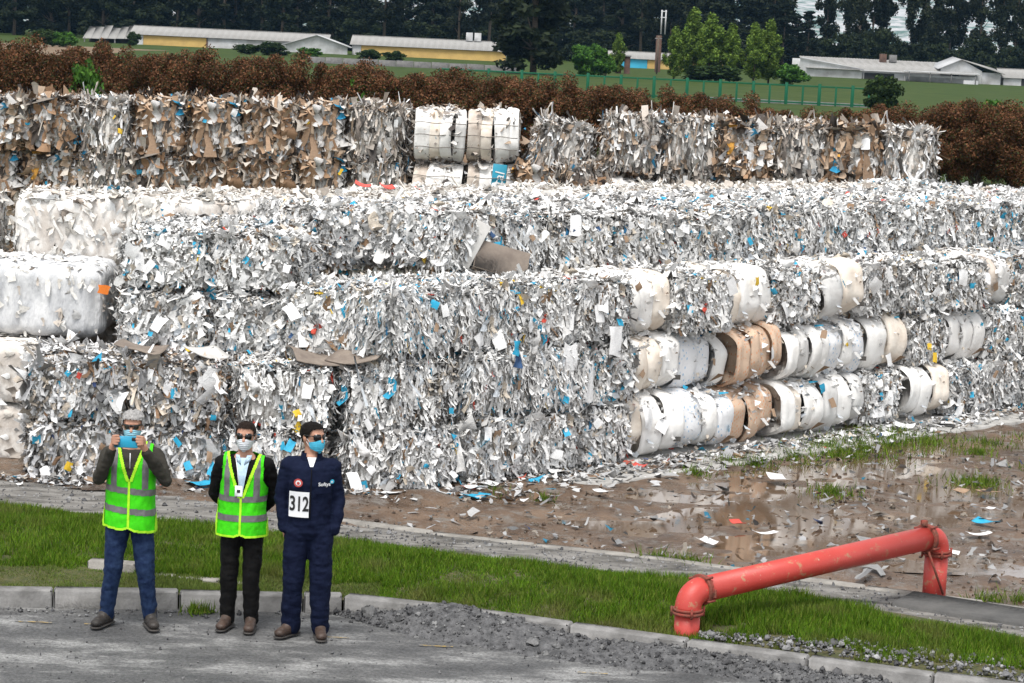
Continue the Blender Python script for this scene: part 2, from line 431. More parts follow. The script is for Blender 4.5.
# short dry grass by the left kerb; bare gravel by the right kerb
short = (x < -1.0) & (y < 19.95 + .08 * clump2)
bare = ((x > 1.7) & (s < .06 + .16 * (x - 1.5) / 2.5 + .22 * clump + .14 * clump2)) | ((x > 3.2) & (s > .85))
hgt = (.066 + .05 * clump + .03 * clump2) * RNG.uniform(.6, 1.3, n); hgt[short] *= .55
hump = np.exp(-(((x - 2.0) / .7) ** 2 + ((s - .6) / .3) ** 2)); hgt *= 1 + .7 * hump
k = ~bare & (clump2 > -.55)
V, F, c = blades(P[k], np.clip(hgt[k], .02, .3), np.full(k.sum(), .011), .8, RNG, GC)
dry = np.repeat(np.clip(vnoise(P[k], 2.6, 61, 3) * 1.6 - .1, 0, 1), 3)[:, None]; c = c * (1 - .75 * dry) + np.array([.17, .16, .055]) * .75 * dry
sh3 = np.repeat(short[k], 3); c[sh3] = c[sh3] * .5 + np.array([.15, .17, .06]) * .55
obj('grass', mk('grass', V, F, M['leaf'], c), kind='stuff').__setitem__('label', 'lush short green grass on the strip behind the kerb')
# weeds in the mud
wc = [(3.9, 29.0, .8), (4.3, 29.2, .7), (4.75, 29.6, .8), (4.1, 28.5, .5), (5.3, 29.9, .7), (3.4, 28.2, .5), (2.6, 27.6, .45), (2.9, 27.7, .4), (3.6, 26.0, .35), (5.3, 27.0, .45), (5.45, 27.1, .3),
      (6.4, 28.2, .4), (6.0, 29.9, .4), (6.8, 30.6, .35), (5.8, 29.2, .3), (2.1, 26.8, .25), (1.75, 21.95, .35), (1.45, 22.05, .3), (4.35, 20.9, .35), (4.6, 20.95, .4), (4.5, 30.2, .5), (5.0, 30.4, .5), (-2.5, 19.2, .12), (-2.4, 19.22, .1), (-.1, 25.0, .2), (0.4, 24.8, .15), (7, 27.5, .4)]
PP, HH = [], []
for (x, y, r) in wc:
    q = int(420 * r) + 50; p = RNG.normal(0, 1, (q, 2)) * np.array([r * .42, r * .5]) * RNG.uniform(.2, 1.4, (q, 1)) + (x, y)
    PP.append(np.stack([p[:, 0], p[:, 1], np.full(q, .02)], 1)); HH.append(RNG.uniform(.04, .17, q) * (.6 + .5 * r))
V, F, c = blades(np.concatenate(PP), np.concatenate(HH), np.full(sum(map(len, PP)), .014), 1.0, RNG, GC * np.array([1.1, .95, 1.3]))
obj('weeds', mk('weeds', V, F, M['leaf'], c), kind='stuff').__setitem__('label', 'sparse green weeds growing in the wet mud by the puddles')

# rubble: heap along the kerb, stones
def rock(rng, n=1):
    V, F = ellipsoid((0, 0, 0), (1, 1, 1), 7, 6)
    return V, F
heap_x = np.linspace(-1.5, 4.2, 420); hs_ = np.linspace(0, 1, 50)
def heap_z(V): return 0 * V[:, 0]
V, F = grid(heap_x, hs_, heap_z); s = V[:, 1].copy()
wid = .22 + .46 * np.exp(-((V[:, 0] - .35) / 1.3) ** 2) + .12 * vnoise(V * np.array([1, 0, 0]), 1.5, 3) + .12 * np.exp(-((V[:, 0] - 2.5) / .8) ** 2)
wid *= np.clip((V[:, 0] + 1.5) / .5, .05, 1)
hh = (.05 + .15 * np.exp(-((V[:, 0] + .25) / .55) ** 2) + .05 * np.exp(-((V[:, 0] - 1.4) / 1.2) ** 2)) * np.clip((V[:, 0] + 1.5) / .5, 0, 1)
ky = yline(KERB, V[:, 0]); V[:, 1] = ky - .004 - wid * s
prof = np.clip(np.sin((1 - s) * math.pi * .62 + .12), 0, 1) * (1 - s) ** .3
V[:, 2] = hh * prof * (1 + .3 * vnoise(V, 3.5, 4, 2)) + (.03 * vnoise(V, 9, 2, 2) + .028 * vnoise(V, 24, 5, 2)) * np.clip(1.3 - s, 0, 1) + .004 - .03 * s ** 4
M['heap'] = mat('dark_rubble', (.04, .041, .043), (.13, .13, .133), 14, .95, 1.0, 60)
heap = obj('rubble_heap', mk('rubble_heap', V, F, M['heap'], smooth=True), kind='stuff'); heap['label'] = 'long dark grey heap of crushed rubble along the kerb'
heapV = V[s < .97]
parts, cols = [], []
rv, rf = ellipsoid((0, 0, 0), (1, 1, 1), 6, 4)
def stones(P, size, colr):
    for p, r in zip(P, size):
        v = rv * r * RNG.uniform(.6, 1.2, 3) + RNG.normal(0, .16, rv.shape) * r
        parts.append((v + p, rf)); cols.append(np.tile(colr[RNG.integers(0, len(colr))] * RNG.uniform(.7, 1.2), (len(v), 1)))
GREY = np.array([(.14, .14, .145), (.2, .2, .205), (.09, .09, .095), (.28, .28, .28)])
q = 3200; x = RNG.uniform(-1.4, 3.8, q); s = RNG.random(q) ** .8
wq = .2 + .42 * np.exp(-((x - .35) / 1.3) ** 2)
P = np.stack([x, yline(KERB, x) - .02 - s * (wq + .12), .02 + (1 - s) * (.03 + .15 * np.exp(-((x + .25) / .55) ** 2))], 1)
P = heapV[RNG.integers(0, len(heapV), q)] + RNG.normal(0, .006, (q, 3)); stones(P, RNG.lognormal(-4.85, .55, q), GREY * .7)
q = 500; x = RNG.uniform(-5, 5, q); P = np.stack([x, yline(KERB, x) - np.abs(RNG.normal(0, .12, q)) - .03, np.full(q, .012)], 1); stones(P, RNG.lognormal(-4.7, .5, q), GREY)
q = 900; x = RNG.uniform(-4.5, 4.5, q); P = np.stack([x, RNG.uniform(15.5, 19, q), np.full(q, .012)], 1); P = P[P[:, 1] < yline(KERB, P[:, 0]) - .1]; stones(P, RNG.lognormal(-5.2, .45, len(P)), GREY * .8)
q = 900; x = RNG.uniform(1.6, 4.6, q); P = np.stack([x, yline(KERB, x) + .2 + RNG.random(q) * .65 * np.clip((x - 1) / 2, .2, 1), np.full(q, .15)], 1); stones(P, RNG.lognormal(-4.7, .6, q), GREY * 1.1)
q = 2600; x = RNG.uniform(-5.2, 5, q); s = RNG.random(q); P = np.stack([x, yline(GRASSF, x) + (yline(EDGE, x) - yline(GRASSF, x)) * s, np.full(q, .078)], 1); stones(P, RNG.lognormal(-4.95, .5, q), GREY * 1.1)
q = 3200; P = np.stack([RNG.uniform(-1.5, 7, q), RNG.uniform(20.8, 30, q), np.zeros(q)], 1); P = P[(P[:, 1] > yline(EDGE, P[:, 0]) + .2) & ((P[:, 0] + .9) * .726 - (P[:, 1] - 24.75) * .688 > 0) & (vnoise(P, 1.1, 44, 2) > -.1)]; P[:, 2] = mud_z(P) + .004; stones(P, RNG.lognormal(-4.5, .5, len(P)), np.array([(.10, .07, .05), (.16, .13, .10), (.07, .05, .038), (.2, .18, .16)]))
V, Fs = join(parts); obj('loose_stones', mk('loose_stones', V, Fs, M['stone'], np.concatenate(cols)), kind='stuff')['label'] = 'grey crushed stones strewn along the kerb, road and path'

# ------------------------------------------------------------------ paper bales
PAL = {
 'white': ([(.85, .845, .83), (.80, .795, .785), (.70, .69, .68), (.56, .60, .64), (.62, .55, .46), (.34, .33, .32), (.07, .065, .06), (.27, .17, .10), (.03, .36, .58), (.02, .16, .33), (.75, .5, .04), (.6, .08, .05)],
           [.55, .18, .07, .05, .05, .03, .025, .025, .022, .006, .003, .003]),
 'grey': ([(.78, .78, .78), (.64, .64, .65), (.45, .46, .47), (.55, .48, .40), (.28, .27, .26), (.06, .055, .05), (.28, .17, .10), (.03, .34, .55), (.05, .08, .2), (.55, .12, .08)],
          [.33, .22, .14, .09, .085, .055, .05, .02, .008, .004]),
 'card': ([(.62, .56, .49), (.42, .28, .18), (.33, .20, .115), (.52, .39, .28), (.74, .72, .70), (.24, .21, .18), (.07, .055, .045), (.40, .40, .41), (.03, .30, .52), (.6, .3, .05)],
          [.18, .21, .14, .15, .13, .07, .07, .03, .012, .006]),
 'cream': ([(.80, .78, .74), (.72, .68, .62), (.82, .82, .81), (.58, .52, .46), (.38, .32, .27), (.04, .34, .55)],
           [.34, .25, .24, .11, .04, .006]),
 'edge': ([(.74, .71, .67), (.56, .50, .44), (.44, .33, .24), (.30, .26, .23), (.12, .11, .10), (.07, .06, .055), (.80, .80, .80), (.04, .28, .5)],
          [.23, .20, .14, .14, .08, .05, .145, .01]),
}
def scrap_geo(P, T, B, L, Wd, curl, jit, rng, segs=3, nc=2):
    n = len(P); N = np.cross(T, B); s = np.linspace(-.5, .5, segs + 1)
    V = np.zeros((n, segs + 1, nc, 3))
    tw = rng.normal(0, .35, n)
    sh = np.zeros(n)
    for j in range(segs + 1):
        tap = rng.uniform(.3, 1.15, n); sh = sh + rng.normal(0, .16, n)
        for k, c in enumerate(np.linspace(-.5, .5, nc)):
            w = c * Wd * tap
            V[:, j, k] = P + T * (s[j] * L)[:, None] + B * (w + sh * Wd)[:, None] + N * (curl * (s[j] ** 2 * 4) * L * .5 + tw * s[j] * w * 2)[:, None]
    V += rng.normal(0, 1, V.shape) * (jit * np.minimum(L, Wd))[:, None, None, None]
    base = (np.arange(n) * (segs + 1) * nc)[:, None]
    F = np.concatenate([base + np.array([nc * j + q, nc * j + q + 1, nc * j + nc + q + 1, nc * j + nc + q]) for j in range(segs) for q in range(nc - 1)])
    return V.reshape(-1, 3), F, (segs + 1) * nc

def norm(a): return a / (np.linalg.norm(a, axis=1, keepdims=True) + 1e-9)

def round_in(p, half, r):
    """pull points of a box surface onto a rounded box"""
    q = np.clip(p, -(half - r), half - r); d = p - q; l = np.linalg.norm(d, axis=1, keepdims=True)
    return np.where(l > r, q + d / (l + 1e-9) * r, p)

def scraps_on_box(half, pal, dens, Lm, Wm, rng, rnd=.20, depth=.045, tilt=.17, vert=.45, topflat=True, faces='FBLRT', nc=2, bump_amp=.075, bump_seed=1.0, wjit=0.0):
    cols, wts = PAL[pal]; cols = np.array(cols); wts = np.array(wts) * np.exp(wjit); wts = wts / wts.sum()
    hx, hy, hz = half; frames = {'F': ((0, -hy, 0), (hx, 0, 0), (0, 0, hz), (0, -1, 0)), 'B': ((0, hy, 0), (-hx, 0, 0), (0, 0, hz), (0, 1, 0)),
        'L': ((-hx, 0, 0), (0, -hy, 0), (0, 0, hz), (-1, 0, 0)), 'R': ((hx, 0, 0), (0, hy, 0), (0, 0, hz), (1, 0, 0)), 'T': ((0, 0, hz), (hx, 0, 0), (0, hy, 0), (0, 0, 1))}
    OV, OF, OC, off = [], [], [], 0; seed_b = bump_seed
    cl = [(rng.uniform(-1, 1, 3) * np.array(half), rng.integers(1, max(2, len(cols) // 2 + 1)), rng.uniform(.06, .2)) for _ in range(9)]
    for f in faces:
        o, eh, ev, nn = (np.array(v, float) for v in frames[f])
        lh, lv = np.linalg.norm(eh), np.linalg.norm(ev); n = int(4 * lh * lv * dens)
        if f == 'B': n //= 2
        a, b = rng.uniform(-1, 1, n), rng.uniform(-1, 1, n)
        P = o + a[:, None] * eh + b[:, None] * ev
        P = round_in(P, np.array(half), rnd) + nn * (bump_amp * vnoise(P * np.array([1, 1, .5]), 5.0, seed_b, 2) + .012 - depth * rng.random(n) ** 1.6)[:, None]
        L = Lm * rng.lognormal(0, .45, n); Wd = np.minimum(Wm * rng.lognormal(0, .45, n), L)
        e1, e2 = eh / lh, ev / lv
        if f == 'T':
            th = rng.uniform(0, 2 * math.pi, n); ti = rng.normal(0, tilt * .55, n)
        else:
            th = rng.normal(0, vert, n); ti = rng.normal(.12, tilt, n)
        T = np.cos(th)[:, None] * -e2 + np.sin(th)[:, None] * e1
        T = norm(T * np.cos(ti)[:, None] + nn * np.sin(ti)[:, None])
        B = norm(np.cross(T, np.tile(nn, (n, 1)))); N = np.cross(T, B)
        ro = rng.normal(0, tilt * 1.4 if f != 'T' else tilt * .8, n); B = norm(B * np.cos(ro)[:, None] + N * np.sin(ro)[:, None])
        V, F, k = scrap_geo(P, T, B, L, Wd, rng.normal(0, .35, n), .13 if nc == 2 else .17, rng, 3 if nc == 2 else 4, nc)
        ci = rng.choice(len(cols), n, p=wts)
        for (c, idx, r) in cl:
            near = (np.linalg.norm(P - c, axis=1) < r * 1.3) & (rng.random(n) < .4); ci[near] = idx
        fold_shade = vnoise(P * np.array([1, 1, .45]), 6.5, seed_b + 3, 2); cc = cols[ci] * rng.uniform(.86, 1.04, (n, 1)) * np.interp(fold_shade, [-.5, -.2, .3], [.5, .95, 1.03])[:, None]  # shade of vertical folds painted into scrap colours as upright noise streaks
        OV.append(V); OF.append(F + off); OC.append(np.repeat(cc, k, 0)); off += len(V)
    return np.concatenate(OV), np.concatenate(OF), np.clip(np.concatenate(OC), 0, .85)

def rounded_core(half, inset, r, rng, amp=.02, n=9, stretch=(1, 1, 1)):
    h = np.array(half) - inset; Vs, Fs, off = [], [], 0
    for ax in range(3):
        for s in (-1, 1):
            o1, o2 = [k for k in range(3) if k != ax]
            g = np.linspace(-1, 1, n); A, Bb = np.meshgrid(g, g); V = np.zeros((n * n, 3))
            V[:, ax] = s * h[ax]; V[:, o1] = A.ravel() * h[o1]; V[:, o2] = Bb.ravel() * h[o2]
            i = np.arange((n - 1) ** 2); a = (i // (n - 1)) * n + i % (n - 1)
            F = np.stack([a, a + 1, a + n + 1, a + n], 1)
            if (s < 0) == (ax != 1): F = F[:, ::-1]
            Vs.append(V); Fs.append(F + off); off += len(V)
    V = round_in(np.concatenate(Vs), h, r); F = np.concatenate(Fs)
    d = norm(V / h) ; sd = rng.random() * 50
    Q = V * np.array(stretch)
    V = V + d * (amp * vnoise(Q, 4, sd, 3))[:, None]
    return V, F

BALES = {}
def proto(key, half, pal, dens, Lm, Wm, seed, **kw):
    rng = np.random.default_rng(seed)
    V, F = rounded_core(half, kw.pop('inset', .045), .15, rng, kw.pop('amp', .025), kw.pop('cn', 9), kw.pop('cstretch', (1, 1, 1)))
    core = mk('pressed_paper', V + np.array([0, 0, half[2]]), F, M[kw.pop('cmat', 'core')], smooth=kw.pop('smooth', True))
    big = None
    kw['bump_seed'] = rng.random() * 40; kw['wjit'] = rng.normal(0, .45, len(PAL[pal][0])); bf = kw.pop('bigf', 2.3); bd = kw.pop('bigd', .11)
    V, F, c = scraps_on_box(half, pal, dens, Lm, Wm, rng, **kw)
    kw2 = dict(kw); kw2['depth'] = .05; kw2['nc'] = 3; kw2['tilt'] = kw.get('tilt', .35) * .6
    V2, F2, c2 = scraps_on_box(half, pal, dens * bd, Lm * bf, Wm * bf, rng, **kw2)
    V = np.concatenate([V, V2]); F = np.concatenate([F, F2 + len(c)]); c = np.concatenate([c, c2])
    V[:, 2] += half[2]; V[:, 2] = np.maximum(V[:, 2], -.03)
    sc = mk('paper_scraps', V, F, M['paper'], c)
    BALES.setdefault(key, []).append((core, sc))

M['cream_core'] = mat('pressed_tissue', (.52, .475, .43), (.78, .76, .73), 5, .9, .7, 18, stretch=(1, 1, .5), lo=.4, hi=.6)
M['white_core'] = mat('white_tissue', (.42, .43, .45), (.68, .685, .69), 7, .9, .9, 26, stretch=(1, 1, .4))
HW, HD, HH = .49, .68, .36
for i in range(7): proto('white', (HW, HD, HH), 'white', 1250, .062, .031, 100 + i)
for i in range(3): proto('shred', (HW, HD, HH), 'white', 1150, .095, .025, 140 + i, vert=.28, tilt=.15, bigf=1.6)
for i in range(4): proto('grey', (.53, .66, .335), 'grey', 1050, .080, .031, 200 + i, vert=.36)
for i in range(4): proto('card', (.49, .6, .46), 'card', 260, .20, .085, 300 + i, vert=.24, tilt=.22, depth=.12, bigf=1.6, bigd=.22)
for i in range(3): proto('edge', (.49, .6, .46), 'edge', 480, .19, .045, 330 + i, vert=.2, tilt=.33, depth=.13, bigf=1.4)
for i in range(3): proto('cream', (HW, HD, HH), 'cream', 130, .10, .06, 400 + i, bigf=1.3, bump_amp=.02, inset=.02, cmat='cream_core', depth=.02, tilt=.2, amp=.045, cn=16, cstretch=(1, 1, .35))
for i in range(2): proto('tissue', (.72, .7, .41), 'cream', 38, .08, .045, 430 + i, bigf=1.2, bump_amp=.02, inset=.015, cmat='white_core', depth=.015, tilt=.12, amp=.055, cn=30, cstretch=(1.6, 1.6, .35))
for i in range(2): proto('felt', (.66, .7, .42), 'cream', 80, .12, .07, 440 + i, bigf=1.2, bump_amp=.02, inset=.015, cmat='cream_core', depth=.015, tilt=.12, amp=.05, cn=18, cstretch=(1, 1, .3))

# coloured sheets that stand out one by one: shared meshes
SHEETC = {'blue': (.02, .36, .58), 'yellow': (.80, .52, .03), 'red': (.62, .07, .05), 'white': (.84, .84, .84), 'brown': (.33, .22, .14), 'navy': (.02, .07, .18), 'orange': (.85, .22, .02)}
SHEET = {}
for nme, c in SHEETC.items():
    M['sheet_' + nme] = mat('sheet_' + nme, c, tuple(v * .75 for v in c), 18, .6, .3, 30)
    SHEET[nme] = []
    for k in range(4):
        g = np.linspace(-.5, .5, 5); A, Bb = np.meshgrid(g, g)
        V = np.stack([A.ravel(), 0 * A.ravel(), Bb.ravel()], 1); V[:, 1] = .12 * vnoise(V, 2.2, k + 3 * len(nme), 2) + .25 * (V[:, 0] * math.cos(k) + V[:, 2] * math.sin(k)) ** 2
        V[:, 0] *= 1 + .22 * vnoise(V, 1.9, k * 3.7 + len(nme) + .3, 1); V[:, 2] *= 1 + .25 * vnoise(V, 1.7, k + 5.3, 1)
        i = np.arange(16); a = (i // 4) * 5 + i % 4
        SHEET[nme].append(mk('paper_sheet', V, np.stack([a, a + 1, a + 6, a + 5], 1), M['sheet_' + nme]))
def add_sheets(root, half, n, rng, faces='FT', pal=('blue', 'blue', 'white', 'white', 'yellow', 'brown', 'white', 'blue', 'white', 'navy', 'white', 'brown', 'white', 'blue', 'red')):
    hx, hy, hz = half
    for _ in range(n):
        c = pal[rng.integers(0, len(pal))]; o = obj('paper_sheet', SHEET[c][rng.integers(0, 4)], root)
        f = faces[rng.integers(0, len(faces))]; s = rng.uniform(.05, .11) * (1.6 if c == 'white' else 1)
        if f == 'F': o.location = (rng.uniform(-.85, .85) * hx, -hy - .035, hz + rng.uniform(-.75, .7) * hz); o.rotation_euler = (rng.normal(-.15, .25), rng.normal(0, .5), rng.normal(0, .35))
        elif f == 'L': o.location = (-hx - .035, rng.uniform(-.85, .85) * hy, hz + rng.uniform(-.75, .7) * hz); o.rotation_euler = (rng.normal(-.15, .25), rng.normal(0, .5), rad(-90) + rng.normal(0, .35))
        else: o.location = (rng.uniform(-.8, .8) * hx, rng.uniform(-.8, .8) * hy, 2 * hz + .045); o.rotation_euler = (rad(-78) + rng.normal(0, .2), rng.normal(0, .2), rng.uniform(-3, 3))
        o.scale = (s * rng.uniform(.6, 1), s, s * rng.uniform(.8, 1.5))

HALF = {'white': (HW, HD, HH), 'shred': (HW, HD, HH), 'grey': (.53, .66, .335), 'card': (.49, .6, .46), 'edge': (.49, .6, .46), 'cream': (HW, HD, HH), 'tissue': (.72, .7, .41), 'felt': (.66, .7, .42)}
brng = np.random.default_rng(77)
def bale(kind, x, y, z, rz, label, group, sheets=0, faces='FT', scale=(1, 1, 1), flip=True, pal=None, tilt=0.0):
    core, sc = BALES[kind][brng.integers(0, len(BALES[kind]))]
    r = thing('paper_bale', label, 'bale', (x, y, z), rz + brng.normal(0, .04), group)
    r.rotation_euler = (tilt, brng.normal(0, .008), r.rotation_euler[2])
    f = math.pi if flip and brng.random() < .5 else 0.0
    a = obj('pressed_paper', core, r); b = obj('paper_scraps', sc, r, kind='stuff')
    for o in (a, b): o.rotation_euler = (0, 0, f); o.scale = scale
    if sheets:
        kw = {} if pal is None else {'pal': pal}
        add_sheets(r, [h * s for h, s in zip(HALF[kind], scale)], sheets, brng, faces, **kw)
    return r

# --- barrel-shaped bales of roll slices
def dots_mat(name, base, dot, scale, size, base2=None):
    m, t, b = material(name); b.inputs['Roughness'].default_value = .75
    tc = t.nodes.new('ShaderNodeTexCoord'); mp = t.nodes.new('ShaderNodeMapping'); mp.inputs['Scale'].default_value = (scale, scale, scale * .55); mp.inputs['Rotation'].default_value = (0, .5, 0)
    t.links.new(tc.outputs['Object'], mp.inputs[0])
    vo = t.nodes.new('ShaderNodeTexVoronoi'); vo.inputs['Randomness'].default_value = .35; vo.inputs['Scale'].default_value = 1
    t.links.new(mp.outputs[0], vo.inputs['Vector'])
    f = ramp(t, vo.outputs['Distance'], [(size, (1, 1, 1)), (size + .06, (0, 0, 0))])
    bb = ramp(t, noise_node(t, tc.outputs['Object'], 5, 5, .6), [(.35, base), (.65, base2 or tuple(v * .85 for v in base))])
    t.links.new(mix(t, f, bb, dot), b.inputs['Base Color'])
    bump(t, b, noise_node(t, tc.outputs['Object'], 9, 5, .6), .4, .02)
    return m
M['roll_white'] = mat('roll_white', (.82, .81, .79), (.70, .68, .65), 4, .75, .4, 12)
M['roll_cream'] = mat('roll_cream', (.76, .70, .62), (.62, .53, .44), 4, .75, .4, 12)
M['roll_grey'] = mat('roll_grey', (.66, .655, .64), (.50, .485, .47), 4, .75, .4, 12)
M['roll_tan'] = dots_mat('roll_tan', (.60, .44, .32), (.58, .27, .15), 30, .24)
M['roll_dash'] = dots_mat('roll_dash', (.76, .765, .78), (.25, .42, .60), 24, .20)
M['roll_board'] = mat('roll_board', (.62, .56, .50), (.40, .33, .27), 4, .8, .5, 12)
def roll_slab(w, hy, hz, rng, bulge, mt):
    """solid slice of rolled paper: a barrel profile in y/z, with rounded rims and a few creases"""
    n = 36; ks = (0, .07, .2, .4, .6, .8, .93, 1.0); V = []
    ph = rng.uniform(0, 6.28, 4)
    for kx in ks:
        ins = .03 * (max(0, .12 - kx) / .12) ** 2 + .03 * (max(0, kx - .88) / .12) ** 2
        for j in range(n):
            a = 2 * math.pi * j / n; c, s = math.cos(a), math.sin(a); e = .64
            y = (hy - ins) * math.copysign(abs(c) ** e, c); z = (hz - ins) * math.copysign(abs(s) ** .72, s)
            w_ = 1 + .022 * math.sin(3 * a + ph[0] + kx * 2) + .015 * math.sin(7 * a + ph[1]) + .012 * math.sin(9 * kx + ph[2] + a)
            V.append(((kx - .5) * w + .012 * math.sin(2 * a + ph[3]), y * w_, z * w_))
    VV = np.array(V); sd_ = rng.random() * 40; VV = VV + norm(VV * np.array([.0, 1, 1])) * (.030 * vnoise(VV * np.array([1.6, 1, 1]), 4.5, sd_, 3))[:, None]; V = [tuple(v) for v in VV]
    k = len(ks); F = [(i * n + j, i * n + (j + 1) % n, (i + 1) * n + (j + 1) % n, (i + 1) * n + j) for i in range(k - 1) for j in range(n)]
    V += [(-.5 * w, 0, 0), (.5 * w, 0, 0)]; c0, c1 = len(V) - 2, len(V) - 1
    T = [(c0, j, (j + 1) % n) for j in range(n)] + [(c1, (k - 1) * n + (j + 1) % n, (k - 1) * n + j) for j in range(n)]
    return mk('roll_slice', V, [np.array(F), np.array(T)], mt, smooth=True)
BRIM = {}
def barrel(x, y, z, rz, label, group, mats, hw, hd, hz, pal='white', wires=0, seed=0, sheets=0):
    rng = np.random.default_rng(seed + 900)
    r = thing('rolled_paper_bale', label, 'bale', (x, y, z), rz + rng.normal(0, .03), group)
    n = len(mats); cuts = np.sort(rng.uniform(.8, 1.25, n)); rng.shuffle(cuts); cuts = np.concatenate([[0], np.cumsum(cuts / cuts.sum())]) * 1.84 - .92
    for k in range(n):
        w = (cuts[k + 1] - cuts[k]) * hw
        o = obj('roll_slice', roll_slab(w, hd * rng.uniform(.90, 1.03), hz * rng.uniform(.90, 1.02), rng, .1, M[mats[k]]), r, ((cuts[k] + cuts[k + 1]) / 2 * hw, rng.normal(0, .015), hz))
        o.rotation_euler = (rng.normal(0, .12), rng.normal(0, .035), rng.normal(0, .06))
    key = (pal, seed % 2)
    if key not in BRIM:
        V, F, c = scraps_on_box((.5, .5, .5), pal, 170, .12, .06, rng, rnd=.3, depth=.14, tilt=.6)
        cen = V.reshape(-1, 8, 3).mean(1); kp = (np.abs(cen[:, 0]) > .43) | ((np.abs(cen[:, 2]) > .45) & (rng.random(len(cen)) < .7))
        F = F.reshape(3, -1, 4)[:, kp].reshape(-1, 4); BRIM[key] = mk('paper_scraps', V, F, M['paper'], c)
    s = obj('paper_scraps', BRIM[key], r, (0, 0, hz), kind='stuff'); s.scale = (2 * hw, 1.9 * hd, 2 * hz)
    for k in range(wires):
        pts = []; xx = (-.45 + .9 * k / max(1, wires - 1)) * hw
        zz = hz * (1 + (-.45 + .9 * k / max(1, wires - 1)))
        pts = [(-hw * .9 + 1.8 * hw * q / 12, -hd * (1.0 + .015) * (1 - .10 * abs((zz - hz) / hz) ** 2.5) - .012, zz + .01 * math.sin(q)) for q in range(13)]
        V, F = tube(pts, .007, 5); obj('baling_wire', mk('baling_wire', V, F, M['wire']), r)
    if sheets: add_sheets(r, (hw, hd * .97, hz), sheets, rng, 'F', ('white', 'blue', 'yellow', 'brown'))
    return r
M['wire'] = mat('baling_wire', (.10, .09, .08), (.2, .18, .16), 30, .5, metal=.6)

# ---- right-hand wall: three rows high, running away to the right
ROWN = ['bottom', 'middle', 'upper']
def onwall(s, nrm): p = C0 + U * s + NV * nrm; return p[0], p[1]
ROLLS = {  # (row, column): slice materials, label
 (0, 4): (['roll_cream', 'roll_white', 'roll_white'], 'pale barrel shaped paper bale with brown outer rim, bottom row of the long wall'),
 (0, 5): (['roll_dash', 'roll_white', 'roll_dash'], 'bulging white bale flecked with blue in the bottom row beside a tan one'),
 (0, 6): (['roll_tan', 'roll_tan', 'roll_tan'], 'tan speckled barrel shaped bale standing on the concrete pad, bottom row'),
 (0, 7): (['roll_white', 'roll_cream', 'roll_white', 'roll_white'], 'cream white ribbed bale right of the tan one in the bottom row'),
 (0, 8): (['roll_grey', 'roll_white', 'roll_grey'], 'greyish ribbed roll bale with torn corners in the bottom row'),
 (0, 10): (['roll_white', 'roll_white', 'roll_cream'], 'white barrel bale with peeling sheets in the bottom row near the weeds'),
 (1, 4): (['roll_cream', 'roll_cream', 'roll_white'], 'cream curled roll bale with brown torn edges in the middle row'),
 (1, 5): (['roll_dash', 'roll_dash', 'roll_white'], 'bulging white bale with blue dash print in the middle row beside a tan one'),
 (1, 6): (['roll_tan', 'roll_tan', 'roll_tan', 'roll_tan'], 'large tan speckled barrel shaped bale in the middle row'),
 (1, 7): (['roll_white', 'roll_grey', 'roll_white', 'roll_white'], 'white ribbed roll bale right of the tan one in the middle row'),
 (1, 8): (['roll_dash', 'roll_white', 'roll_dash'], 'white bale with slanting blue marks two along from the tan one, middle row'),
 (1, 9): (['roll_white', 'roll_cream'], 'rounded white roll bale under hanging grey scrap in the middle row'),
 (1, 11): (['roll_white', 'roll_white', 'roll_white'], 'bright white ribbed barrel bale in the middle row, far along the wall'),
 (2, 4): (['roll_white', 'roll_white', 'roll_cream'], 'white ribbed roll bale in the upper row with brown folded edge'),
 (2, 6): (['roll_cream', 'roll_white', 'roll_white'], 'cream and white folded roll bale in the upper row above the tan bale'),
 (2, 8): (['roll_grey', 'roll_cream'], 'grey folded roll bale half buried in scrap in the upper row'),
 (2, 12): (['roll_board', 'roll_board', 'roll_grey'], 'brown grey bale of curved board slices in the upper row'),
 (1, 13): (['roll_board', 'roll_grey', 'roll_white'], 'grey board bale with folded slices in the middle row near the wall end'),
}
for row in range(3):
    for i in range(17):
        w = .92; s = .17 + i * w + (.1 if row == 1 else 0) * (i > 0); d = .61 + row * .07 + brng.normal(0, .05)
        x, y = onwall(s, d); z = .05 + row * .70
        if (row, i) in ROLLS:
            mats_, lab = ROLLS[(row, i)]
            barrel(x, y, z, ANG, lab, 'rolled paper bales in the long wall', mats_, .47, .585, .368, seed=row * 20 + i, sheets=1)
        else:
            k = 'shred' if (i < 3 and brng.random() < .55) else 'white'
            bale(k, x, y, z, ANG, 'bale of torn white blue-flecked paper, %s row of the long wall' % ROWN[row], 'torn white paper bales, %s row of the long wall' % ROWN[row], 4 if i < 12 else 2, 'FFFL' if i == 0 else 'FFFT', (.96, .95, .955))
# ---- low front stack, two rows, facing the road
for row in range(2):
    for i in range(4):
        x = -4.52 + i * 1.06 + (0.0 if row else .0); y = 24.55 + .66 + row * .06 + brng.normal(0, .03) + (.0 if i < 3 else .12)
        bale('grey' if i < 2 else 'shred', x, y, row * .65, rad(3) + (rad(12) if i == 3 else 0),
             ('bale of grey white mixed shreds in the low stack behind the people, %s row' if i < 2 else 'bale of white hanging shreds in the low stack, %s row, nearest the corner') % ('bottom' if row == 0 else 'top'),
             'low stack of shredded paper bales', 5, 'FFF' if row == 0 else 'FFFT', (1.0, 1, .97) if i < 2 else (1.06, .98, .91))
# third row beside the corner
for i in range(3):
    x = -2.05 + i * .86; y = 25.82 + i * .34
    bale('white', x, y, 1.31 + .03 * i, rad(6 + 14 * i), 'bale of white blue-flecked scrap on top of the low stack at the corner', 'white scrap bales above the corner', 5, 'FFFT', (.95, .95, 1.05))
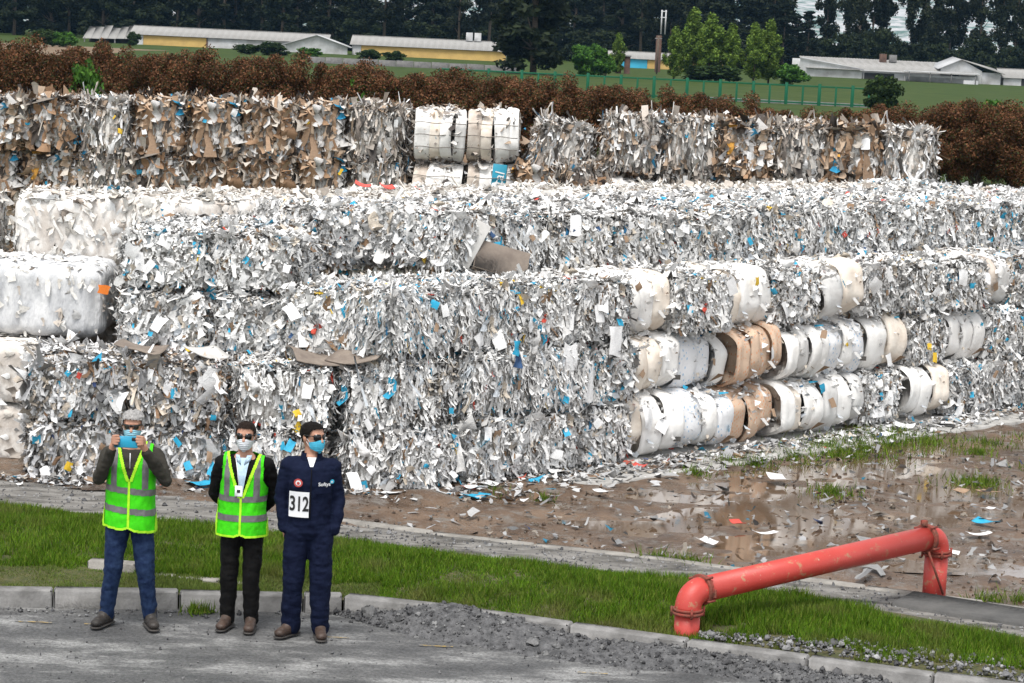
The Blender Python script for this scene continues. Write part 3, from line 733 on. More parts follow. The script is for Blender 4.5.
# upper left block, two rows
for row in range(2):
    for i in range(2):
        x = -3.74 + i * .98; y = 26.28 + row * .05
        bale('white', x, y, 1.30 + row * .64, rad(-1), 'white, brown and blue scrap bale in the raised block, %s row' % ('lower', 'upper')[row], 'scrap bales in the raised block', 6, 'FFFLT', (1.0, .98, .89))
# ---- left column of smooth bales
L_ = 'smooth pressed bales at the left end'
bale('felt', -5.72, 26.1, 0.0, 0, 'beige felted tissue bale at the foot of the end column', L_, 0, scale=(1, 1, .79))
bale('felt', -5.74, 26.12, .66, 0, 'beige wrinkled tissue bale second up in the end column', L_, 0, scale=(1, 1, .79))
bale('tissue', -5.22, 26.72, 1.32, rad(3), 'smooth white tissue bale with frayed edge in the end column', L_, 0)
bale('tissue', -6.7, 26.7, 1.32, 0, 'smooth white tissue bale at the outer side of the end column', L_, 0)
for z in (0, .66): bale('felt', -7.1, 26.2, z, 0, 'beige tissue bale beside the end column', L_, 0, scale=(1, 1, .79))
bale('felt', -5.18, 28.25, 1.95, rad(-2), 'beige and white blotched bale set back on top of the end column', L_, 0, scale=(1.0, 1, 1))
for q in (0, .66, 1.3): bale('felt', -5.2, 28.2, q, 0, 'beige bale under the blotched one', L_, 0, scale=(1, 1, .79))
bale('cream', -6.65, 28.3, 1.95, 0, 'cream bale behind the blotched bale at the outer side', L_, 0, scale=(1, 1, 1.12))
# ---- plateau of bale tops: fourth row
for j in range(3):
    for i in range(-6, 18):
        s = .1 + i * .95 + (j % 2) * .3; nn = 1.95 + j * 1.34
        x, y = onwall(s, nn)
        if x < -4.35 or x > 13.5 or y < 26.9: continue
        if x < -2.3 and y < 27.5: continue
        if abs(x / y) > .25: continue
        far = j == 2 and x < 6
        z = 2.11 + brng.normal(0, .025)
        if not far:
            if j == 0 and i in (3, 9): kind = 'shred'
            else: kind = 'white'
            bale(kind, x, y, z, ANG, 'bale of torn white and blue flecked paper on top of the long wall' if j == 0 else 'white torn paper bale in the broad top of the pile behind the front row', 'paper bales on top of the pile' if j else 'front row of bales on the long wall', 4 if j == 0 else 2, 'FFTT' if j == 0 else 'T', (1, 1, .92))
        else:
            bale('cream', x, y, z, ANG, 'pale cream tissue bale at the back of the broad pile top', 'cream tissue bales at the back of the pile', 0, scale=(1, 1.02, .95 + .05 * brng.random()))
# fill on the left of the plateau, squared to the road
for (x, y) in ((-3.75, 27.7), (-2.8, 27.85), (-3.75, 29.05), (-2.8, 29.2)):
    far = y > 30
    bale('cream' if far else 'white', x, y, 1.93 if x > -4.2 and not far else 2.0, 0, 'cream tissue bale squared to the road in the pile top' if far else 'white scrap bale squared to the road on the raised block', 'pile top bales squared to the road', 0 if far else 3, 'T', (1, 1, .95))
# ---- back stack: two rows in view, brown board on one side, grey white on the other
BK = 'bales in the stack before the hedge'
for row in range(4):
    zs = lambda i: row * (.862 + .005 * i)
    for i in range(11):
        x = -8.95 + i * .93
        if row == 3 and i > 9: continue
        y = 41.55 + brng.normal(0, .04); z = zs(i)
        if row >= 2 and i in (8, 9):
            if row == 3:
                barrel(x + .1, y, z, 0, ('plump white and grey strapped roll bale on the back stack', 'plump cream and white roll bale with brown end on the back stack')[i - 8], BK, (['roll_white', 'roll_cream', 'roll_white', 'roll_grey'], ['roll_board', 'roll_cream', 'roll_white', 'roll_white'])[i - 8], .475, .6, .46, 'edge', 3, seed=500 + i)
            else:
                barrel(x + .1, y, z, 0, ('white printed roll bale with a yellow tag under the plump bales', 'white roll bale with a teal printed band under the plump bales')[i - 8], BK, (['roll_board', 'roll_white', 'roll_white'], ['roll_board', 'roll_white', 'roll_white', 'roll_grey'])[i - 8], .47, .6, .455, 'edge', 2, seed=520 + i)
        else:
            kind = ('card', 'card', 'edge', 'card', 'card', 'card', 'card', 'edge', 'edge', 'edge', 'card')[i]
            lab = {'card': 'brown bale of folded cardboard in the back stack, %s', 'edge': 'bale of grey sheet edges in the back stack, %s'}[kind] % ('top row' if row == 3 else 'lower rows')
            bale(kind, x, y, z, 0, lab, BK, 2 if row >= 2 else 0, 'F', (.96, 1, .945 + .005 * i), pal=('blue', 'white', 'yellow', 'brown', 'white', 'brown'))
    for i in range(6):
        x = 1.9 + i * .93; y = 41.2 + brng.normal(0, .04); z = row * .88
        kind = ('edge', 'edge', 'card', 'edge', 'card', 'edge', 'card')[i]
        if row == 2 and i == 0:
            barrel(x, y - .15, z, 0, 'round white roll bale at the gap in the back stack', BK, ['roll_white', 'roll_white', 'roll_grey'], .47, .6, .42, 'edge', 1, seed=560); continue
        bale(kind, x, y, z + row * .03, 0, ('bale of grey white layered sheets in the stack before the hedge, %s' if kind == 'edge' else 'mixed brown and white board bale in the stack before the hedge, %s') % ('top row' if row == 3 else 'lower rows'), BK, 3 if row >= 2 else 0, 'FT', (.96, 1, .98), pal=('blue', 'white', 'white', 'brown'))
for row in (1, 2):
    for i in range(16): bale('card', -8.9 + i * 1.0, 42.95, row * .88, 0, 'brown board bale in the second rank of the back stack', 'second rank of the back stack', 0, scale=(1, 1, .95))
# slumped bales between the two halves
o_ = bale('edge', .58, 41.5, 2.60, rad(4), 'sloping grey bale sagging beside the plump roll bales of the back stack', BK, 2, 'F', (.95, 1, .95)); o_.rotation_euler[1] = rad(13)
bale('edge', 1.0, 41.2, 1.95, rad(14), 'slumped grey bale leaning down in the gap of the back stack', BK, 2, 'F', (.95, 1, 1), tilt=rad(6))
bale('card', 1.3, 40.9, 1.65, rad(-20), 'collapsed brown bale spilling sheets in the gap of the back stack', BK, 2, 'F', (.9, 1, .95), tilt=rad(10))

# ---- loose things on the bales
def slab_sheet(sx, sy, th, seed, curl=.0, bend=.05):
    n = 9; g = np.linspace(-.5, .5, n); A, Bb = np.meshgrid(g, g); rng = np.random.default_rng(seed)
    T = np.stack([A.ravel() * sx, Bb.ravel() * sy, 0 * A.ravel()], 1)
    T[:, 2] = curl * (2 * A.ravel()) ** 2 + bend * vnoise(T, 2.5, seed, 2); T[:, 0] *= 1 + .12 * vnoise(T, 3, seed + 2, 2); T[:, 1] *= 1 + .12 * vnoise(T, 3, seed + 3, 2)
    D = T.copy(); D[:, 2] -= th; i = np.arange((n - 1) ** 2); a = (i // (n - 1)) * n + i % (n - 1)
    q = np.stack([a, a + 1, a + n + 1, a + n], 1); m = n * n
    e = list(range(n)) + [n * k + n - 1 for k in range(1, n)] + [n * (n - 1) + k for k in range(n - 2, -1, -1)] + [n * k for k in range(n - 2, 0, -1)]
    s = np.array([(e[k], e[k] + m, e[(k + 1) % len(e)] + m, e[(k + 1) % len(e)]) for k in range(len(e))])
    return np.concatenate([T, D]), np.concatenate([q, q[:, ::-1] + m, s])
M['cardboard'] = mat('cardboard', (.15, .12, .10), (.24, .20, .165), 5, .85, .3, 12)
M['cardboard_pale'] = mat('cardboard_pale', (.52, .45, .37), (.40, .33, .27), 5, .85, .3, 12)
M['greyboard'] = mat('greyboard', (.58, .57, .55), (.44, .43, .41), 5, .8, .3, 12)
for k, (x, y, z, sx, sy, rx, ry, rz, mm_, lab) in enumerate((
    (-1.95, 25.05, 1.40, .75, .5, .12, .05, .3, 'cardboard', 'dark brown flattened cardboard lying on the low stack ledge'),
    (-1.6, 24.95, 1.43, .6, .35, .2, -.08, -.4, 'cardboard', 'brown curled cardboard strip on top of the flattened cardboard'),
    (-1.25, 24.98, 1.38, .55, .3, .1, .1, .2, 'cardboard_pale', 'pale tan cardboard flap on the ledge beside the dark cardboard'),
    (-3.2, 25.0, 1.36, .4, .35, .15, .05, .7, 'greyboard', 'pale grey card sheet drooping over the low stack ledge'),
    (-3.9, 25.1, 1.38, .5, .3, .1, .02, -.2, 'cardboard', 'dark torn card on the ledge under the raised block'))):
    V, F = slab_sheet(sx, sy, .012, k + 3, .04, .06)
    o = thing('cardboard_sheet', lab, 'cardboard', (x, y, z), me=mk('cardboard_sheet', V, F, M[mm_])); o.rotation_euler = (rx, ry, rz)
# open brown box on the ledge
bx = thing('cardboard_box', 'opened brown cardboard box lying on the upper ledge of the pile', 'box', (-.40, 26.98, 2.28), rad(18)); bx.scale = (1.25, 1.25, 1.25); bx.rotation_euler = (rad(-8), rad(14), rad(12))
for nme, a, mm_ in (('side_panel', (-.06, .44, -.02, .0, -.05, .22), 'cardboard'), ('end_panel', (-.32, -.07, -.012, .012, -.10, .34), 'greyboard'), ('flap', (.13, .46, .012, .03, -.06, .05), 'cardboard'), ('bottom_panel', (-.06, .44, .03, .26, -.06, -.045), 'cardboard')):
    V, F = bevel_box(*a, .004); o = obj(nme, mk(nme, V, F, M[mm_]), bx)
    if nme == 'end_panel': o.rotation_euler = (0, rad(14), rad(-8))
    if nme == 'side_panel': o.rotation_euler = (rad(-14), 0, 0)
o = thing('blue_card', 'bright blue card standing behind the opened brown box', 'card', (-.30, 27.12, 2.42), me=SHEET['blue'][1]); o.scale = (.24, .2, .2)
o = thing('orange_card', 'bright orange square card stuck beside the white tissue bale', 'card', (-4.46, 25.93, 1.90), me=SHEET['orange'][0]); o.scale = (.12, .05, .09); o.rotation_euler = (0, .15, .2)
for k, (s, nn, z, sc_) in enumerate(((2.55, -.05, 1.05, (.14, .3, .42)), (2.2, -.05, 1.35, (.22, .3, .3)), (3.6, -.05, .55, (.16, .3, .26)), (2.95, -.06, 1.5, (.2, .3, .34)))):
    x, y = onwall(s, nn); o = thing('tissue_sheet', ('long white tissue sheet hanging on the wall near its corner', 'crumpled wide white sheet stuck high on the wall', 'pale sheet hanging low on the wall by the first roll bales', 'broad white sheet bulging from the upper row')[k], 'paper', (x, y, z), me=SHEET['white'][k]); o.scale = sc_; o.rotation_euler = (-.1, .1, ANG)
x, y = onwall(1.35, -.05)
for k, z in enumerate((1.50, 1.36)):
    o = thing('blue_wrap', ('crumpled blue plastic wrap on the front wall face, upper piece', 'crumpled dark blue plastic wrap on the wall under a lighter blue piece')[k], 'plastic', (x + .02 * k, y, z), me=SHEET[('blue', 'navy')[k]][k]); o.scale = (.11, .3, .15); o.rotation_euler = (-.1, .3, ANG)
# red tapes on the cream bales
M['red_tape'] = mat('red_tape', (.75, .10, .08), (.6, .07, .05), 8, .5)
for k, (x, y) in enumerate(((-2.0, 30.6), (-1.7, 30.8), (-1.3, 31.1))):
    V, F = slab_sheet(.22, .09, .01, 40 + k, .03, .08); o = thing('red_tape', 'scrap of bright red plastic tape on the cream bales', 'tape', (x, y, 2.86), me=mk('red_tape', V, F, M['red_tape']), group='red tape scraps on the cream bales'); o.rotation_euler = (.5, .2, k * .8)
# teal print band with lettering on the lower roll bale of the back stack
def text_mesh(body, size, mt, extrude=.001, name='lettering', bold=0.0):
    cu = bpy.data.curves.new(name, 'FONT'); cu.body = body; cu.size = size; cu.extrude = extrude; cu.offset = bold; cu.align_x = 'CENTER'; cu.align_y = 'CENTER'
    tmp = bpy.data.objects.new(name, cu); COL.objects.link(tmp); bpy.context.view_layer.update()
    me = bpy.data.meshes.new_from_object(tmp.evaluated_get(bpy.context.evaluated_depsgraph_get())); me.name = name
    me.materials.clear(); me.materials.append(mt); bpy.data.objects.remove(tmp); return me
M['teal'] = mat('teal_print', (.01, .20, .30), (.015, .24, .35), 8, .6); M['white_print'] = mat('white_print', (.8, .8, .8), (.75, .75, .75), 8, .6)
V, F = bevel_box(-.12, .12, -.004, .004, -.30, .30, .002)
lab = thing('printed_band', 'teal printed band with white lettering on a roll bale of the back stack', 'label', (-.36, 40.925, 2.42), me=mk('printed_band', V, F, M['teal'])); lab.rotation_euler = (0, rad(4), 0)
tx = obj('lettering', text_mesh('stal', .24, M['white_print']), lab, (0.0, -.008, .02)); tx.rotation_euler = (rad(90), rad(-82), 0)
# ---- litter on the ground along the wall
lrng = np.random.default_rng(5)
n = 2600; s = lrng.uniform(-4.5, 13, n); nn = -np.abs(lrng.normal(0, .33, n)) - .02
P = np.array([onwall(a, b) for a, b in zip(s, nn)]); lf = s < 0; P[lf] = np.stack([-.9 + s[lf] , 24.5 - np.abs(lrng.normal(0, .18, lf.sum()))], 1)
n2 = 900; n2 = 800; Q = np.stack([lrng.uniform(-1.5, 6.5, n2), lrng.uniform(21.5, 29, n2)], 1); dd = (Q[:, 0] + .9) * .726 - (Q[:, 1] - 24.75) * .688
Q = Q[(dd > .2) & (Q[:, 1] > yline(EDGE, Q[:, 0]) + .2)]
P = np.concatenate([P, Q]); n = len(P); P3 = np.stack([P[:, 0], P[:, 1], lrng.uniform(.05, .10, n)], 1)
th = lrng.uniform(0, 6.28, n); ti = lrng.normal(0, .3, n)
T = norm(np.stack([np.cos(th), np.sin(th), ti], 1)); B = norm(np.cross(T, np.tile((0, 0, 1.), (n, 1)))); 
V, F, k = scrap_geo(P3, T, B, .075 * lrng.lognormal(0, .5, n), .05 * lrng.lognormal(0, .5, n), lrng.normal(0, .3, n), .1, lrng)
cols, wts = PAL['grey']; cols = np.array(cols); wts = np.array(wts) / sum(wts); cc = cols[lrng.choice(len(cols), n, p=wts)] * lrng.uniform(.45, .95, (n, 1)); cc[n - len(Q):] *= .55
V[:, 2] = np.maximum(V[:, 2], .03)
obj('litter', mk('litter', V, F, M['paper'], np.repeat(cc, k, 0)), kind='stuff')['label'] = 'torn paper litter strewn on the ground along the bales'
for k in range(34):
    if k < 22: a = lrng.uniform(-3.5, 11); x, y = onwall(a, -lrng.uniform(.1, .6)) if a > 0 else (-1 + a, 24.35)
    else: x, y = lrng.uniform(1, 5.5), lrng.uniform(22.6, 26.5)
    if (x + .9) * .726 - (y - 24.75) * .688 < .05 and x > -.9: continue
    V, F = slab_sheet(lrng.uniform(.12, .3), lrng.uniform(.1, .22), .004, 70 + k, .02, .07)
    c = ('white', 'white', 'white', 'white', 'blue', 'red', 'brown', 'white')[k % 8]
    o = thing('paper_litter', {'white': 'crumpled white paper sheet lying on the ground by the bales', 'blue': 'crumpled blue plastic sheet lying on the ground by the bales', 'red': 'red plastic scrap lying on the muddy ground', 'brown': 'brown card scrap lying on the muddy ground'}[c], 'litter', (x, y, .085), lrng.uniform(0, 6), {'white': 'white sheets on the ground', 'blue': 'blue sheets on the ground', 'red': 'red scraps on the ground', 'brown': 'brown scraps on the ground'}[c], mk('paper_litter', V, F, M['sheet_' + c]))

# ------------------------------------------------------------------ red pipe
m, t, b = material('red_pipe_paint'); tc = t.nodes.new('ShaderNodeTexCoord'); o = tc.outputs['Object']
c = ramp(t, noise_node(t, o, 2.5, 5, .6), [(.3, (.40, .035, .026)), (.7, (.47, .055, .042))])
chip = ramp(t, noise_node(t, o, 9, 9, .75), [(.57, (0, 0, 0)), (.61, (1, 1, 1))])
c = mix(t, chip, c, (.36, .16, .09))
chip2 = ramp(t, noise_node(t, o, 16, 6, .7), [(.66, (0, 0, 0)), (.69, (1, 1, 1))]); c = mix(t, chip2, c, (.42, .36, .30))
t.links.new(c, b.inputs['Base Color']); b.inputs['Roughness'].default_value = .5; bump(t, b, noise_node(t, o, 60, 3, .5), .15, .01)
M['red'] = m
M['rust'] = mat('rusted_red', (.24, .03, .02), (.12, .05, .03), 12, .8, .5, 40)
PA, PB_ = np.array([1.51, 18.86, .0]), np.array([3.84, 20.86, .0])
zA, zB = .455, .62
pr = thing('red_pipe', 'large faded red steel pipe bent down into the ground at both ends', 'pipe', (PA[0], PA[1], 0))
R_ = .103
A = np.array([0, 0, zA]); B = PB_ - PA + np.array([0, 0, zB]); ax = (B - A) / np.linalg.norm(B - A); Lp = np.linalg.norm(B - A)
def ring(c, d, r, th, name, mt, parent, n=26, holes=0):
    d = d / np.linalg.norm(d)
    V, F = tube([c - d * th / 2, c - d * (th / 2 - .003), c + d * (th / 2 - .003), c + d * th / 2], [r - .004, r, r, r - .004], n)
    return obj(name, mk(name, V, F, mt, smooth=False), parent)
def bend(c, d0, d1, rb, r, name, n=26, k=10):
    """elbow from direction d0 (arriving) to d1 (leaving), corner c"""
    pts = []
    for i in range(k + 1):
        s = i / k; p = (1 - s) ** 2 * (c - d0 * rb) + 2 * s * (1 - s) * c + s * s * (c + d1 * rb); pts.append(p)
    V, F = tube(pts, r, n); return V, F
up = np.array([0, 0, 1.])
rb = .15
V, F = tube([np.array([0, 0, -.1]), np.array([0, 0, zA - rb])], R_, 28); post1 = obj('post', mk('post', V, F, M['red'], smooth=True), pr)
V, F = bend(A, up, ax, rb, R_ * 1.04, 'elbow'); el1 = obj('elbow', mk('elbow', V, F, M['red'], smooth=True), pr)
V, F = tube([A + ax * rb, B - ax * rb], R_, 32); barrel_ = obj('barrel', mk('barrel', V, F, M['red'], smooth=True), pr)
V, F = bend(B, ax, -up, rb, R_ * 1.04, 'elbow'); el2 = obj('elbow', mk('elbow', V, F, M['red'], smooth=True), pr)
Bz = B.copy(); Bz[2] = -.02
V, F = tube([B - up * rb, Bz], R_, 28); post2 = obj('post', mk('post', V, F, M['red'], smooth=True), pr)
for (c, d, par) in ((np.array([0, 0, zA - rb]), up, el1), (A + ax * rb, ax, el1), (B - ax * rb, ax, el2), (B - up * rb, up, el2)):
    ring(c - d * .014, d, R_ + .026, .024, 'flange', M['rust'], par); ring(c + d * .014, d, R_ + .02, .02, 'flange', M['rust'], par)
    e1 = np.cross(d, [0.3, .9, .1]); e1 /= np.linalg.norm(e1); e2 = np.cross(d, e1)
    for k in range(4):
        a = k * math.pi / 2 + .5; p = c + (math.cos(a) * e1 + math.sin(a) * e2) * (R_ + .03)
        V, F = tube([p - d * .04, p + d * .04], .011, 6); obj('bolt', mk('bolt', V, F, M['rust']), par)
# clamp lug and diagonal rod on the far post
V, F = tube([B - ax * (rb + .02) + np.array([.02, -.09, -.10]), B + np.array([.06, -.12, -.5])], .011, 8); obj('brace_rod', mk('brace_rod', V, F, M['rust']), pr)
V, F = bevel_box(-.03, .03, -.02, .02, -.02, .03, .005); lug = obj('clamp_lug', mk('clamp_lug', V, F, M['rust']), pr, tuple(B - ax * (rb + .05) + up * (R_ + .035)))
V, F = bevel_box(-.025, .025, -.015, .015, -.035, .035, .005); lug = obj('clamp_lug', mk('clamp_lug', V, F, M['rust']), pr, tuple(A + ax * (rb + .05) + np.array([.05, -.09, -.02])))

# ------------------------------------------------------------------ people
def remesh(parts, voxel, smooth_it=4):
    V, Fs = join(parts); me = mk('tmp', V, Fs); o = bpy.data.objects.new('tmp', me); COL.objects.link(o)
    md = o.modifiers.new('r', 'REMESH'); md.mode = 'VOXEL'; md.voxel_size = voxel
    sm = o.modifiers.new('s', 'SMOOTH'); sm.iterations = smooth_it; sm.factor = .5
    bpy.context.view_layer.update()
    m2 = bpy.data.meshes.new_from_object(o.evaluated_get(bpy.context.evaluated_depsgraph_get()))
    n = len(m2.vertices); co = np.zeros(n * 3, np.float32); m2.vertices.foreach_get('co', co); co = co.reshape(-1, 3).astype(float)
    nv = np.zeros(n * 3, np.float32); m2.vertices.foreach_get('normal', nv); nv = nv.reshape(-1, 3).astype(float)
    lp = np.zeros(len(m2.loops), np.int32); m2.loops.foreach_get('vertex_index', lp)
    ls = np.zeros(len(m2.polygons), np.int32); m2.polygons.foreach_get('loop_total', ls)
    st = np.concatenate([[0], np.cumsum(ls)[:-1]])
    F = [np.array([lp[s:s + 4] for s in st[ls == 4]])] if (ls == 4).any() else []
    if (ls == 3).any(): F.append(np.array([lp[s:s + 3] for s in st[ls == 3]]))
    bpy.data.objects.remove(o); bpy.data.meshes.remove(me); bpy.data.meshes.remove(m2)
    return co, nv, F
def extract(co, nv, F, fmask, off=0.0):
    Fo, used = [], np.zeros(len(co), bool)
    for f in F:
        k = fmask(co[f].mean(1), nv[f].mean(1)); f = f[k]; Fo.append(f); used[f.ravel()] = True
    idx = np.cumsum(used) - 1
    return (co + nv * off)[used], [idx[f] for f in Fo if len(f)]
def wrinkle(co, nv, amp, scale, seed, stretch=(1, 1, 1)):
    return co + nv * (amp * vnoise(co * np.array(stretch), scale, seed, 3))[:, None]
def chain(pts, rads, n=14): return [capsule(pts[i], rads[i], pts[i + 1], rads[i + 1], n) for i in range(len(pts) - 1)]
HEADSEC = [(0, .028, .072, -.02), (.06, .046, .090, .035), (.2, .059, .095, .066), (.35, .067, .097, .080), (.5, .073, .096, .093), (.65, .077, .098, .103), (.8, .073, .091, .100), (.92, .053, .064, .074), (1.0, .010, .015, .018)]
HH_ = .232
def head_r(t, ph):
    """head surface point: t 0..1 chin to crown, ph azimuth (0 = face, pi/2 = +x)"""
    T = [s[0] for s in HEADSEC]; w = np.interp(t, T, [s[1] for s in HEADSEC]); f = np.interp(t, T, [s[2] for s in HEADSEC]); b = np.interp(t, T, [s[3] for s in HEADSEC])
    cy = -(f - b) / 2; ry = (f + b) / 2
    return np.stack([w * np.sin(ph), cy - ry * np.cos(ph), t * HH_], -1)
def head_parts():
    secs = [(t * HH_, w, (f + b) / 2, 0, -(f - b) / 2) for t, w, f, b in HEADSEC]
    ps = [loft(secs, 28)]
    ps += [capsule((0, -.094, .132), .009, (0, -.113, .092), .015, 10), ellipsoid((0, -.101, .085), (.021, .014, .011))]   # nose
    for s in (-1, 1): ps += [ellipsoid((s * .077, .004, .112), (.010, .020, .032))]                                  # ears
    ps += [ellipsoid((0, -.094, .058), (.026, .010, .007)), ellipsoid((0, -.09, .047), (.022, .010, .007)), ellipsoid((0, -.085, .145), (.055, .016, .012))]  # lips, brow
    return ps
def xform(V, M4): V = np.asarray(V, float); return V @ np.array(M4.to_3x3()).T + np.array(M4.translation)
def patch(fn, us, vs_, name, mt, parent, keep=None, thick=0.0):
    Uu, Vv = np.meshgrid(us, vs_); P = fn(Uu.ravel(), Vv.ravel()); nx, ny = len(us), len(vs_)
    i = np.arange((nx - 1) * (ny - 1)); a = (i // (nx - 1)) * nx + i % (nx - 1); F = np.stack([a, a + 1, a + nx + 1, a + nx], 1)
    if keep is not None:
        k = keep(Uu.ravel()[F].mean(1), Vv.ravel()[F].mean(1)); F = F[k]
    return P, F
def pmat(name, c, c2=None, rough=.85, bumpv=.25, bs=260): 
    return mat('cloth_' + name, c, c2 or tuple(v * .75 for v in c), 18, rough, bumpv, bs, spec=.12)
M['skin'] = mat('skin', (.40, .20, .13), (.46, .25, .17), 12, .55)
M['hair_grey'] = mat('hair_grey', (.42, .41, .40), (.20, .195, .19), 60, .7, .8, 160, stretch=(1, .3, 1))
M['hair_dark'] = mat('hair_dark', (.005, .004, .0035), (.010, .008, .007), 60, .7, .6, 160, spec=.1)
M['hair_brown'] = mat('hair_brown', (.010, .006, .005), (.022, .014, .010), 60, .7, .6, 160, spec=.1)
M['mask_blue'] = pmat('mask_blue', (.30, .58, .70)); M['mask_cyan'] = pmat('mask_cyan', (.08, .46, .66)); M['mask_white'] = pmat('mask_white', (.66, .69, .72))
M['neon'] = pmat('neon', (.055, .62, .010), (.05, .52, .01), .6); M['neon_trim'] = pmat('neon_trim', (.42, .80, .03), (.36, .72, .03), .6)
M['reflective'] = mat('reflective_tape', (.10, .097, .10), (.14, .137, .14), 30, .45)
M['denim'] = pmat('denim', (.006, .014, .045), (.020, .038, .088)); M['black'] = pmat('black', (.004, .004, .0045), (.008, .0075, .0075))
M['olive'] = pmat('olive', (.045, .041, .034), (.032, .030, .025)); M['navy'] = pmat('navy', (.0035, .006, .021), (.006, .010, .029))
M['shirt'] = pmat('shirt', (.45, .60, .74)); M['boot'] = mat('boot_leather', (.028, .016, .011), (.058, .034, .024), 12, .6, .3, 60); M['sole'] = mat('boot_sole', (.02, .018, .017), (.045, .04, .036), 12, .8)
M['boot_dark'] = mat('boot_dark', (.012, .010, .009), (.03, .023, .018), 12, .6, .3, 60)
M['lens'] = mat('dark_lens', (.006, .006, .007), (.008, .008, .009), 4, .12); M['frame'] = mat('glasses_frame', (.012, .011, .011), (.02, .02, .02), 4, .35)
M['phone'] = mat('phone_case', (.015, .24, .38), (.018, .27, .42), 6, .4); M['black_plastic'] = mat('black_plastic', (.012, .012, .013), (.02, .02, .02), 6, .4)
M['eye'] = mat('eye_white', (.6, .6, .6), (.55, .55, .55), 6, .3); M['card_white'] = mat('card_white', (.72, .73, .75), (.66, .67, .69), 5, .6); M['ink'] = mat('black_ink', (.008, .008, .008), (.01, .01, .01), 5, .6)
M['badge_red'] = mat('badge_red', (.45, .06, .05), (.4, .05, .04), 5, .6); M['logo_cyan'] = mat('logo_cyan', (.04, .42, .62), (.04, .38, .56), 5, .6); M['lens_clear'] = mat('tinted_lens', (.03, .022, .02), (.04, .03, .028), 4, .15)

